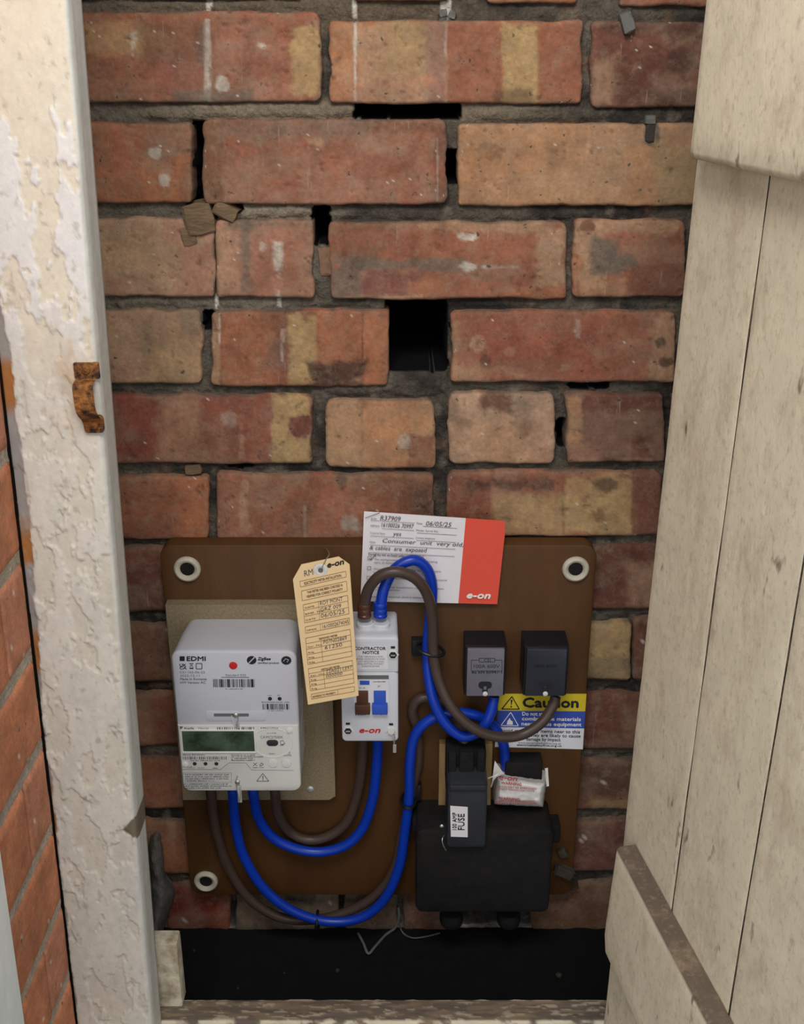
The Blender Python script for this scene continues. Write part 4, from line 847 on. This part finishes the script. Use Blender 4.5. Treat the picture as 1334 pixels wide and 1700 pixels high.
# ================================================================== manila tag
def build_tag():
    dz = lambda py: 82 + (py - 925) / 245.0 * 40
    mp0 = lambda px, py: P(px, py, dz(py)); mp = lambda px, py: P(px, py, dz(py) + 0.35)
    t = empty('meter_tag', mp0(552, 1162)); tag(t, 'manila card tag with a metal eyelet hanging beside the meter', 'tag')
    out = [(486, 962), (500, 937), (562, 924), (580, 937), (595, 1155), (511, 1170)]
    b = MB(); f_ = [mp0(*q) for q in out]; n = len(out)
    b.rings([[q + np.array([0, 0.5, 0]) for q in f_], f_]).build('card', M['tag_card'], t)
    # the card runs at a slant: local frame from the corners, u across, v down (0..1)
    TL, TR, BL, BR_ = np.array((490, 940.)), np.array((578, 920.)), np.array((511, 1170.)), np.array((595, 1155.))
    uv = lambda u, v: tuple((TL * (1 - u) + TR * u) * (1 - v) + (BL * (1 - u) + BR_ * u) * v)
    def txt(p, s_, u0, u1, v, h, **kw): a = uv(u0, v); c = uv(u1, v); p.text(s_, a[0], a[1], c[0], c[1], h=h, **kw)
    def box(p, u0, v0, u1, v1, w=.7): p.path([uv(u0, v0), uv(u1, v0), uv(u1, v1), uv(u0, v1)], w, True)
    def rule(p, u0, u1, v, w=.6): a = uv(u0, v); c = uv(u1, v); p.line(*a, *c, w)
    r = Print(mp); r.part('form_rules')
    box(r, .06, .115, .93, .155); box(r, .07, .185, .93, .255); box(r, .08, .285, .93, .415); box(r, .08, .445, .93, .49)
    box(r, .07, .525, .93, .715); box(r, .07, .745, .93, .905); box(r, .08, .93, .93, .965)
    for v in (.325, .37): rule(r, .08, .93, v)
    for v in (.565, .605, .645, .68): rule(r, .07, .93, v)
    for v in (.782, .81, .84, .872): rule(r, .07, .93, v)
    for u, v0, v1 in ((.37, .285, .415), (.37, .445, .49), (.36, .565, .715), (.36, .782, .905), (.6, .93, .965)): r.line(*uv(u, v0), *uv(u, v1), .6)
    r.build(mat('brown_rule_ink', S(140, 104, 62), amt=.05), t)
    k = Print(mp); txt(k, 'ELECTRICITY METER INSTALLATION', .14, .84, .145, 4.2, bold=.004)
    txt(k.part('lettering'), 'THE METER HAS BEEN CHECKED &', .18, .85, .213, 4.0, bold=.004); txt(k.part('lettering'), 'VERIFIED FOR CORRECT POLARITY', .16, .85, .242, 4.0, bold=.004)
    for s_, v in (('NAME', .317), ('EMP. No.', .362), ('DATE', .405), ('MPAN', .48)): txt(k.part('lettering'), s_, .11, .11 + .045 * len(s_), v, 3.0)
    txt(k.part('lettering'), 'REMOVED METER', .33, .68, .556, 3.2, bold=.004); txt(k.part('lettering'), 'INSTALLED METER', .32, .68, .776, 3.2, bold=.004)
    for s_, v in (('Ser. No.', .597), ('Rdg', .637), ('Rdg', .674), ('Rdg', .709), ('Ser. No.', .805), ('Rdg', .835), ('Rdg', .866), ('Rdg', .899)): txt(k.part('lettering'), s_, .1, .1 + .035 * len(s_), v, 2.6)
    txt(k.part('lettering'), 'ADHESIVE TO PROPERTY', .1, .56, .957, 3.2, bold=.004); k.build(mat('tag_print_ink', S(92, 66, 40), amt=.05), t)
    p = Print(mp); txt(p, 'RM', .155, .33, .088, 10, shear=.1); p.build(M['pen'], t)
    k = Print(mp); txt(k.part('supplier_logo'), 'e-on', .60, .91, .062, 9.5, bold=.014, shear=.25); k.build(M['ink'], t)
    p = Print(mp)
    for s_, u0, u1, v, h in (('ROY MONT', .40, .84, .315, 6.5), ('GRZ 009', .40, .80, .36, 6.5), ('06/05/25', .40, .86, .405, 7), ('1610002674045', .41, .92, .482, 6.5), ('P07N02869', .40, .86, .593, 6.5), ('61250', .42, .76, .632, 6), ('22A0211397', .40, .92, .803, 6), ('000000', .40, .72, .833, 5)):
        txt(p.part('handwriting'), s_, u0, u1, v, h, shear=.15)
    p.build(M['pen'], t)
    e = mp0(532, 946); eo = MB().lathe(e, [(7.2, 0.2), (7.0, 1.0), (5.4, 1.6), (3.8, 1.2), (3.6, 0.6)], 24).build('eyelet', M['white_plastic'], t, True)
    MB().lathe(e, [(2.6, 0.5), (2.4, 1.3)], 14).build('hole', M['grey_ink'], eo)
    MB().tube(spline(pp([(534, 943, 88), (540, 930, 84), (546, 921, 74), (544, 914, 50), (539, 909, 27)]), 6), 0.5, 6).build('hanging_wire', M['steel'], t, True)
build_tag()

# ================================================================== notice card
def build_card():
    d = 30.0
    TL, TR, BL, BR_ = np.array((604, 849.)), np.array((840, 865.)), np.array((598, 998.)), np.array((825, 1003.))
    px = lambda u, v: tuple((TL * (1 - u) + TR * u) * (1 - v) + (BL * (1 - u) + BR_ * u) * v)
    bow = lambda u, v: d + 2.0 * math.sin(u * 3.1) * (1 - v) + 1.0 * v
    def at(u, v, e=0): return P(*px(u, v), bow(u, v) + e)
    t = empty('notice_card', at(.5, 1)); tag(t, 'white and red notice card tucked behind the cables above the board', 'card')
    def sheet(u0, u1, name, m, e):
        b = MB(); n = 14; N = 8
        g = [[at(u0 + (u1 - u0) * i / n, j / N, e) for i in range(n + 1)] for j in range(N + 1)]
        if u1 == 1: g[0][-1] = at(.992, .012, e)
        v = [q for r in g for q in r]; bk = [q + np.array([0, .5, 0]) for q in v]; W = n + 1; f = []
        for j in range(N):
            for i in range(n):
                a = j * W + i; f.append((a, a + 1, a + W + 1, a + W)); o = len(v); f.append((o + a, o + a + W, o + a + W + 1, o + a + 1))
        o = len(v)
        edge = [i for i in range(n + 1)] + [j * W + n for j in range(1, N + 1)] + [N * W + i for i in range(n - 1, -1, -1)] + [j * W for j in range(N - 1, 0, -1)]
        for a, c in zip(edge, edge[1:] + edge[:1]): f.append((a, c, o + c, o + a))
        b.add(v + bk, f); b.build(name, m, t, True)
    sheet(0, .715, 'white_half', M['paper'], 0); sheet(.715, 1, 'red_half', M['red_card'], 0)
    inv = lambda x, y: at(x, y, .3)
    class CP(Print):
        pass
    def conv(u, v): return px(u, v)
    mp = lambda x, y: P(x, y, d + 2.6)
    def T(p, s_, u0, u1, v, h, **kw): a = px(u0, v); c = px(u1, v); p.text(s_, a[0], a[1], c[0], c[1], h=h, **kw)
    def R(p, u0, u1, v, w=.6): p.line(*px(u0, v), *px(u1, v), w)
    p = Print(mp); p.part('form_rules')
    for u0, u1, v in ((.05, .36, .095), (.42, .66, .125), (.13, .36, .18), (.38, .66, .205), (.05, .36, .27), (.38, .66, .29), (.05, .66, .37), (.04, .66, .455)): R(p, u0, u1, v)
    for v in (.50, .61, .72): p.path([px(.04, v), px(.065, v), px(.065, v + .035), px(.04, v + .035)], .7, True)
    p.build(M['grey_ink'], t)
    k = Print(mp)
    for s_, u0, u1, v in (('Job', .05, .09, .085), ('Date', .375, .415, .105), ('MPAN', .05, .11, .165), ('Meter Serial No', .375, .53, .185), ('Customer Name', .05, .155, .245), ('Contact telephone', .375, .51, .27), ('Note', .05, .09, .345)): T(k.part('lettering'), s_, u0, u1, v, 3.2)
    T(k.part('lettering'), 'During the visit we found today we noticed that:', .045, .44, .485, 4.0, bold=.004)
    for s_, u0, u1, v in (('The wiring/switchgear/fuse box is/are showing', .085, .54, .535), ('signs of deterioration', .085, .3, .57), ('There is no earth or the earth appears', .085, .57, .645), ('inadequate', .085, .19, .68), ('The main bonding is not sufficient', .085, .62, .745), ('The electrical installation requires attention', .085, .60, .845), ('by a competent electrician', .085, .28, .875), ('Remember: an electrical check is advised', .05, .45, .955)): T(k.part('lettering'), s_, u0, u1, v, 3.0)
    k.build(M['grey_ink'], t)
    h = Print(mp)
    for s_, u0, u1, v, hh in (('R37909', .115, .26, .085, 8), ('06/05/25', .44, .62, .115, 8), ('16100026 70997', .125, .355, .16, 7.5), ('yes', .21, .27, .25, 7), ('Consumer  unit  very old,', .14, .715, .335, 7), ('& cables  are  exposed', .05, .46, .42, 7)): T(h.part('handwriting'), s_, u0, u1, v, hh, shear=.2)
    h.part('tick_mark').path([px(.05, .52), px(.065, .535), px(.10, .46)], 1.0); h.part('pen_stroke').path([px(.01, .075), px(.06, .04), px(.11, .005)], 1.0); h.build(M['pen'], t)
    w = Print(mp); T(w.part('supplier_logo'), 'e-on', .775, .945, .935, 11, bold=.014, shear=.25); w.build(M['white_ink'], t)
build_card()

# ================================================================== service connector blocks
TF = 62.0
def build_block(pa, pb, label, face, textlines, seed):
    x0, x1 = XZ(pa, 1120, TF)[0], XZ(pb, 1120, TF)[0]; zt = XZ(pa + 30, 1076, TF)[1]; zb = XZ(pa + 30, 1157, TF)[1]
    t = empty('connector_block', ((x0 + x1) / 2, -45, zb)); tag(t, label, 'connector block', 'connector blocks on the board')
    b = MB(); rs = []
    for ins, up, d in ((0, 0, BD), (0, 0, TF - 10), (0, -0.5, TF - 5), (0.6, -1.5, TF - 3.5)):
        rs.append([(x, -d, z) for x, z in rrect(x0 + ins, x1 - ins, zb, zt + up, 1.2, 3)])
    b.rings(rs).build('housing', M['black_plastic'], t, True)
    c = MB().rprism(x0 + 2.4, x1 - 2.6, zb + 1.0, zt - 1.5, TF - 4, TF, 1.0, 0.6, 3).build('cover', M[face], t, True)
    cx, cz = (x0 + x1) / 2, zb + 13.5
    k = MB(); 
    k.rprism(cx - 7.0, cx + 7.0, cz - 3.2, cz + 5.4, TF, TF + .3, 3.4, .1, 4); k.rprism(cx - 2.9, cx + 2.9, cz - 9, cz - 2, TF, TF + .3, 1, .1, 2)
    k.build('keyhole', M['ink'], c)
    MB().rprism(cx - 1.6, cx + 1.6, cz - 4.2, cz - .4, TF + .2, TF + .8, .5, .2).build('tongue', M[face], c)
    MB().lathe((cx + .3, -TF, zb + 4.4), [(2.7, 0), (2.7, 1.4), (1.8, 2.0)], 16).build('cover_screw', M['white_plastic'], t, True)
    if textlines:
        p = Print(lambda a, b_: P(a, b_, TF + .25)); p.part('maker_mark')
        p.path([(pa + 11, 1096), (pa + 24, 1096)], .8); p.path([(pa + 50, 1096), (pa + 62, 1096), (pa + 62, 1114), (pa + 11, 1114), (pa + 11, 1096)], .8)
        p.path([(pa + 24, 1093), (pa + 50, 1093), (pa + 50, 1099), (pa + 24, 1099)], .9, True); p.text('CEI', pa + 32, 1098, pa + 43, h=4.2)
        p.text('100A 600V', pa + 15, 1109, pa + 58, h=6); p.part('lettering').text('BS EN 60947-1', pa + 12, 1118, pa + 62, h=4.6, bold=.006); p.build(M['ink'], t)
    else:
        p = Print(lambda a, b_: P(a, b_, TF + .25)); p.part('moulded_lettering').text('100A 600V', pa + 18, 1108, pa + 55, h=5); p.build(M['black_plastic'], t)
build_block(771, 840, 'grey faced connector block with printed rating, left of the pair', 'grey_face', True, 1)
build_block(869, 943, 'black connector block above the caution sticker, right of the pair', 'dark_face', False, 2)

# ================================================================== caution sticker
def build_sticker():
    d = BD + .5
    TL, TR, BL, BR_ = np.array((828, 1152.)), np.array((973, 1152.)), np.array((821, 1240.)), np.array((967, 1244.))
    px = lambda u, v: tuple((TL * (1 - u) + TR * u) * (1 - v) + (BL * (1 - u) + BR_ * u) * v)
    t = empty('caution_sticker', P(*px(.5, 1), d)); tag(t, 'yellow, blue and white caution sticker under the black connector block', 'sticker')
    def band(v0, v1, name, m):
        a = [P(*px(u, v), d) for u, v in ((0, v0), (1, v0), (1, v1), (0, v1))]
        MB().rings([[q + np.array([0, .4, 0]) for q in a], a]).build(name, m, t)
    band(0, .315, 'yellow_band', M['yellow']); band(.315, .625, 'blue_band', M['blue_vinyl']); band(.625, 1, 'white_band', M['white_vinyl'])
    mp = lambda a, b: P(a, b, d + .25)
    def T(p, s_, u0, u1, v, h, **kw): a = px(u0, v); c = px(u1, v); p.text(s_, a[0], a[1], c[0], c[1], h=h, **kw)
    k = Print(mp); T(k, 'Caution', .285, .915, .245, 16, bold=.014)
    k.part('warning_triangle').path([px(.15, .05), px(.245, .285), px(.045, .285)], 1.8, True); k.poly([px(.138, .11), px(.162, .11), px(.153, .21), px(.147, .21)]); k.disc(*px(.15, .24), 1.4)
    k.build(M['ink'], t)
    k = Print(mp); 
    for s_, u0, u1, v in (('Do not store', .285, .60, .40), ('combustible materials', .285, .955, .49), ('near to this equipment', .285, .965, .585)): T(k.part('lettering'), s_, u0, u1, v, 6.2, bold=.006)
    k.part('fire_triangle').path([px(.15, .345), px(.25, .595), px(.05, .595)], 1.2, True); k.poly([px(.115, .575), px(.12, .51), px(.145, .45), px(.16, .50), px(.18, .51), px(.185, .575)]); k.build(M['white_ink'], t)
    k = Print(mp)
    for s_, u0, u1, v in (('Avoid storing any items near to this', .04, .955, .715), ('equipment as they are likely to cause', .04, .965, .79), ('damage by impact', .35, .74, .865)): T(k.part('lettering'), s_, u0, u1, v, 5.4, bold=.006)
    T(k.part('lettering'), 'www.electricalsafetyfirst.org.uk', .26, .75, .925, 3.2); T(k.part('lettering'), 'electricalsafetyfirst.org.uk', .25, .76, .965, 3.2, bold=.008); k.build(M['ink'], t)
build_sticker()

# ================================================================== fuse cut-out
def build_cutout():
    d0 = BD
    t = empty('fuse_cutout', P(800, 1520, 40)); tag(t, 'sooty black service cut-out with upright fuse carrier and white fuse label', 'fuse unit')
    def px_prism(a, b, y0, y1, da, db, r, fil, taper=0.0):
        ym = (y0 + y1) / 2; return XZ(a, ym, db)[0], XZ(b, ym, db)[0], XZ(a, y1, db)[1], XZ(a, y0, db)[1], da, db, r, fil
    MB().rprism(*px_prism(728, 815, 1236, 1372, d0, 34, 1, .6)).build('backing_batten', M['pale_wood'], t)
    MB().rprism(*px_prism(690, 915, 1378, 1516, d0, 78, 8, 4)).build('base', M['bakelite'], t, True)
    MB().rprism(*px_prism(684, 730, 1360, 1384, d0, 50, 3, 2)).build('terminal_cover', M['bakelite'], t, True)
    MB().rprism(*px_prism(880, 930, 1372, 1400, d0, 46, 3, 2)).build('terminal_cover', M['bakelite'], t, True)
    for a, b in ((726, 772), (826, 862)):      # gland lugs under the base
        q = P((a + b) / 2, 1522, 50); MB().lathe((q[0], -50, q[2] - 8), [(13, 0), (14, 4), (14, 12), (12, 16)], 18, 'z').build('gland', M['bakelite'], t, True)
    MB().rprism(*px_prism(742, 808, 1300, 1408, 34, 88, 5, 3)).build('carrier_body', M['carrier'], t, True)
    MB().rprism(*px_prism(746, 806, 1305, 1313, 60, 92, 1, 1)).build('carrier_lip', M['carrier'], t, True)
    MB().rprism(*px_prism(740, 806, 1246, 1312, 34, 60, 3, 2)).build('carrier_head', M['bakelite'], t, True)
    for a, b in ((744, 757), (762, 786), (791, 804)):
        MB().rprism(*px_prism(a, b, 1250, 1306, 58, 68, 2, 1.5)).build('rib', M['bakelite'], t, True)
    f = 88.4; lab = [P(*q, f) for q in ((747, 1338), (776, 1340), (776, 1390), (748, 1389))]
    lo = MB().rings([[q + np.array([0, .4, 0]) for q in lab], lab]).build('fuse_label', M['paper'], t)
    v, fc = text_mesh('100 AMP'); v2, f2 = text_mesh('FUSE')
    for (vv, ff), xb, y0, y1, hh, nm in (((v, fc), 757.5, 1378, 1349, 7.0, 'lettering'), ((v2, f2), 770.5, 1378, 1351, 11.0, 'lettering')):
        a, c = P(xb, y0, f + .25), P(xb, y1, f + .25); up = (P(xb - hh, y0, f + .25) - a) / .72; mn, mx = vv[:, 0].min(), vv[:, 0].max()
        tb = MB()
        for i_, o in enumerate((-.3, 0, .3)): tb.add([a + (c - a) * (q[0] - mn) / (mx - mn) + up * q[1] + np.array([o, -.03 * i_, 0]) for q in vv], ff)
        tb.build(nm, M['ink'], lo, fix=False)
    s_ = MB().tube(spline(pp([(731, 1366, 60), (735, 1376, 66), (739, 1383, 74), (734, 1392, 82), (735, 1402, 84), (740, 1412, 84)]), 6), 0.6, 6).build('seal_wire', M['steel'], t, True)
    for px_, py_ in ((733, 1372), (740, 1416)):
        c = P(px_, py_, 72); MB().lathe(c, [(1.5, -1), (2.6, 0), (1.5, 1.4)], 10).build('seal', M['zinc'], s_, True)
build_cutout()
chunk('mortar_crumb', 934, 1416, 9, 10, BD + .5, 31, 0.5, M['crumb'], 'small dusty crumb right of the cut-out, upper one', 'mortar crumb', 'crumbs beside the cut-out')
chunk('mortar_crumb', 936, 1446, 22, 12, BD + .5, 34, -0.5, M['crumb'], 'larger dusty crumb right of the cut-out, middle one', 'mortar crumb', 'crumbs beside the cut-out')
chunk('mortar_crumb', 951, 1466, 10, 13, 3, 12, 0.2, M['crumb'], 'dusty crumb right of the cut-out, lowest one', 'mortar crumb', 'crumbs beside the cut-out')

# ================================================================== neutral block wrapped in printed plastic
def build_wrapped():
    t = empty('wrapped_terminal', P(862, 1338, 50)); tag(t, 'small terminal wrapped in white plastic printed with red warnings', 'wrapped terminal')
    a = XZ(838, 1280, 44)[0], XZ(900, 1280, 44)[0], XZ(870, 1300, 44)[1], XZ(870, 1266, 44)[1]
    MB().rprism(*a, BD, 44, 2, 1.5).build('terminal', M['bakelite'], t, True)
    nu, nv = 40, 24; U, V = np.meshgrid(np.linspace(0, 1, nu), np.linspace(0, 1, nv))
    TL, TR, BL, BR_ = [np.array(q, float) for q in ((824, 1286), (907, 1298), (820, 1335), (901, 1340))]
    px = ((TL[0] * (1 - U) + TR[0] * U) * (1 - V) + (BL[0] * (1 - U) + BR_[0] * U) * V) + 1.5 * (fbm(U * 4, V * 6, 1) - .5); py = ((TL[1] * (1 - U) + TR[1] * U) * (1 - V) + (BL[1] * (1 - U) + BR_[1] * U) * V) + 3 * (fbm(U * 7, V * 3, 2) - .5)
    rim = np.minimum(np.minimum(U, 1 - U) * 2, np.minimum(V, 1 - V)); dd = 46 + 16 * np.sqrt(np.clip(rim * 5, 0, 1)) + 3.0 * (fbm(U * 6, V * 5, 3) - .5) + 1.5 * (fbm(U * 14, V * 16, 4) - .5)
    Q = P(px, py, dd); B = np.empty((nv + 2, nu + 2, 3)); B[1:-1, 1:-1] = Q; B[0, 1:-1] = Q[0]; B[-1, 1:-1] = Q[-1]; B[:, 0] = B[:, 1]; B[:, -1] = B[:, -2]
    for sl in ((0, slice(None)), (-1, slice(None)), (slice(None), 0), (slice(None), -1)): B[sl][..., 1] = -BD
    grid_mesh('wrap', B, m=M['film'], parent=t)
    for pts in (((816, 1300), (821, 1263), (836, 1285), (824, 1290)), ((904, 1276), (909, 1275), (911, 1305), (907, 1306))):
        q = [P(x, y, 58) for x, y in pts]; MB().rings([[p_ + np.array([0, .5, 0]) for p_ in q], q]).build('plastic_flap', M['film'], t)
    MB().tube(spline(pp([(810, 1292, 64), (818, 1289, 66), (828, 1284, 64), (820, 1291, 66), (815, 1306, 62)]), 6), .7, 6).build('tie', M['white_plastic'], t, True)
    k = Print(lambda a, b: P(a, b, 64.2)); sl = .09
    k.part('supplier_logo').text('e-on', 828, 1293.5, 858, 1296.5, h=8, bold=.01, shear=.2)
    for x0, y0, x1, h_ in ((831, 1301.5, 865, 4.6), (827, 1327, 862, 4.6)): k.part('lettering').text('WARNING', x0, y0, x1, y0 + (x1 - x0) * sl, h=h_, bold=.01)
    for s_, x0, y0, x1 in (('DEVICE MAY BE ENERGISED', 823, 1307, 890), ('DO NOT TOUCH CONTACTS', 823, 1311, 886), ('DEVICE MAY BE ENERGISED', 824, 1331.5, 888), ('DO NOT TOUCH CONTACTS', 824, 1335.5, 890)): k.part('lettering').text(s_, x0, y0, x1, y0 + (x1 - x0) * .06 * (y0 < 1320), h=2.8, bold=.004)
    k.build(mat('faded_red_ink', S(176, 70, 70), amt=.1), t)
build_wrapped()

# ================================================================== cables
def cable(name, pts, m, label, collar=None, r=5.7, n=12):
    q = spline(pp(pts), n)
    o = MB().tube(q, r, 16).build(name, M[m], smooth=True)
    return tag(o, label, 'cable')
c1 = cable('blue_cable', [(386, 1300, 66), (387, 1322, 64), (391, 1370, 52), (405, 1422, 46), (438, 1475, 44), (485, 1512, 44), (545, 1530, 44), (600, 1523, 44), (638, 1492, 44), (662, 1440, 44), (672, 1380, 44), (679, 1320, 44), (680, 1270, 44), (688, 1222, 44), (718, 1192, 44), (765, 1183, 43), (808, 1196, 37), (833, 1228, 36), (838, 1262, 36), (839, 1276, 34)], 'blue_cable', 'blue cable looping lowest from the meter and up over the fuse carrier')
c2 = cable('brown_cable', [(350, 1300, 56), (351, 1325, 54), (359, 1380, 42), (379, 1438, 34), (412, 1490, 33), (462, 1522, 33), (520, 1527, 32), (580, 1512, 32), (625, 1484, 32), (655, 1440, 32), (668, 1380, 31), (684, 1310, 31), (694, 1260, 31), (692, 1210, 31), (684, 1180, 31), (697, 1160, 31), (728, 1162, 31), (754, 1190, 31), (768, 1226, 40), (772, 1244, 46)], 'brown_cable', 'brown cable looping lowest from the left end of the meter, behind the blue')
c3 = cable('blue_cable', [(419, 1300, 66), (421, 1322, 64), (430, 1360, 50), (455, 1392, 44), (495, 1410, 42), (535, 1414, 42), (575, 1402, 42), (603, 1372, 42), (619, 1322, 44), (625, 1270, 48), (627, 1225, 54)], 'blue_cable', 'blue cable in a short U from meter to isolator bottom')
c4 = cable('brown_cable', [(456, 1300, 58), (457, 1322, 56), (462, 1352, 44), (480, 1380, 33), (510, 1394, 32), (545, 1388, 32), (575, 1364, 32), (592, 1322, 34), (600, 1270, 42), (602, 1225, 48)], 'brown_cable', 'brown cable in a short U from meter to isolator bottom')
c5 = cable('blue_cable', [(631, 1020, 58), (632, 1004, 57), (638, 975, 54), (656, 944, 50), (686, 930, 47), (708, 944, 44), (717, 975, 42), (714, 1020, 40), (709, 1075, 40), (711, 1120, 46), (720, 1165, 54), (738, 1200, 58), (766, 1222, 58), (795, 1214, 54), (812, 1188, 50), (819, 1163, 46), (820, 1156, 45)], 'blue_cable', 'blue cable arching from isolator top down to the left connector block')
c6 = cable('brown_cable', [(604, 1020, 58), (605, 1002, 59), (613, 975, 63), (634, 954, 66), (664, 950, 66), (692, 963, 62), (711, 992, 56), (718, 1035, 53), (719, 1085, 53), (728, 1130, 58), (748, 1172, 66), (778, 1204, 71), (818, 1222, 69), (862, 1221, 62), (898, 1200, 56), (917, 1172, 48), (922, 1156, 45)], 'brown_cable', 'brown cable arching from isolator top across to the right connector block')
for c, px, dd, m in ((c5, 631, 57.5, 'blue_cable'), (c6, 604.5, 58.5, 'brown_collar')):
    zt = XZ(px, 1022, 58)[1]; q = P(px, 1012, dd)
    co = MB().lathe((q[0], -dd, zt - 1), [(7.0, 0), (7.2, 3), (6.4, 4), (7.0, 5), (7.0, 9), (6.4, 10), (6.9, 11), (6.9, 15), (5.9, 16.5)], 20, 'z').build('sleeve_collar', M[m], c, True)
# clips and ties
def loop_tie(name, c, rx, rz, tilt, label, thick=1.2, base=None):
    t = empty(name, c); tag(t, label, 'cable tie', 'black cable ties'); b = MB(); n = 24
    ring = [c + np.array([rx * math.cos(2 * math.pi * k / n) * math.cos(tilt), -rz * math.sin(2 * math.pi * k / n), rx * math.cos(2 * math.pi * k / n) * math.sin(tilt)]) for k in range(n)]
    b.tube(ring + ring[:2], thick, 8).build('strap', M['black_plastic'], t, True)
    if base: MB().rprism(*base, 1, 1).build('base', M['black_plastic'], t, True)
    return t
q = P(714, 1078, 45); bxz = XZ(683, 1088, 32); bxz2 = XZ(700, 1062, 32)
loop_tie('cable_tie', q, 15, 13, -0.25, 'black cable tie with square base holding the upper blue and brown pair', 1.9, (bxz[0], bxz2[0] + 3, bxz[1], bxz2[1], BD, 34))
q = P(677, 1329, 39); bxz = XZ(684, 1328, 32); bxz2 = XZ(699, 1304, 32)
loop_tie('cable_tie', q, 8, 14, -0.1, 'black cable tie on the blue cable left of the fuse carrier', 1.8, (bxz[0], bxz2[0], bxz[1], bxz2[1], BD, 33))
q = P(526, 1527, 40); t_ = empty('cable_tie', q); tag(t_, 'black cable tie at the lowest bend of the blue cable', 'cable tie', 'black cable ties')
n = 24; ring = [q + np.array([0.6 * math.sin(2 * math.pi * k / n), -12 * math.cos(2 * math.pi * k / n), 8.5 * math.sin(2 * math.pi * k / n)]) for k in range(n)]
MB().tube(ring + ring[:2], 1.8, 8).build('strap', M['black_plastic'], t_, True)
MB().rprism(q[0] - 3, q[0] + 3, q[2] - 13, q[2] - 7, 36, 44, 1, .6).build('buckle', M['black_plastic'], t_, True)

# loose wire ends at the bottom, lying on the floor where they reach it
def fd(px, py, z=3.5):
    vz = -F * math.sin(PITCH) - (py - CY) * math.cos(PITCH); vy = F * math.cos(PITCH) - (py - CY) * math.sin(PITCH)
    return (px, py, H - vy * (z - ZC) / vz)
tag(MB().tube(spline(pp([(594, 1549, 20), fd(603, 1566, 7), fd(611, 1583, 4), fd(622, 1572, 4), (640, 1552, 12), (656, 1540, 9), (662, 1522, 9), (661, 1508, 8)]), 6), 1.6, 8).build('loose_wire', M['wire'], smooth=True), 'dusty grey bent wire end under the lowest blue loop', 'wire')
tag(MB().tube(spline(pp([(661, 1530, 11), (668, 1548, 9), fd(684, 1557, 4), fd(706, 1555, 3.5), fd(730, 1549, 3.5)]), 6), 0.9, 6).build('thin_wire', M['wire'], smooth=True), 'thin grey wire curling right under the cut-out', 'wire')
r_ = random.Random(5)
for i, (px, py, sz, lab) in enumerate(((322, 1579, 1.6, 'tiny pale grit crumb near the stop block'), (395, 1642, 1.8, 'small pale grit crumb just behind the sill, left'), (472, 1617, 1.4, 'tiny grit crumb on the black floor, middle left'), (928, 1620, 4, 'dusty flake on the black floor near the door'), (560, 1612, 3, 'brown flake on the black floor below the bent wire'))):
    # lie on the floor plane z=0
    vz = -F * math.sin(PITCH) - (py - CY) * math.cos(PITCH); vy = F * math.cos(PITCH) - (py - CY) * math.sin(PITCH); tt = -ZC / vz
    x, y = (px - CX) * tt, -H + vy * tt
    b = MB(); rs = []
    for z, k in ((-2.0, .8), (1.5, 1), (2.4, .5)): rs.append([(x + sz * k * r_.uniform(.7, 1.2) * math.cos(a), y + sz * k * r_.uniform(.7, 1.2) * math.sin(a), z) for a in (0, 1, 2, 3, 4, 5)])
    tag(b.rings(rs).build('grit_crumb', M['crumb']), lab, 'grit', 'grit on the cupboard floor')
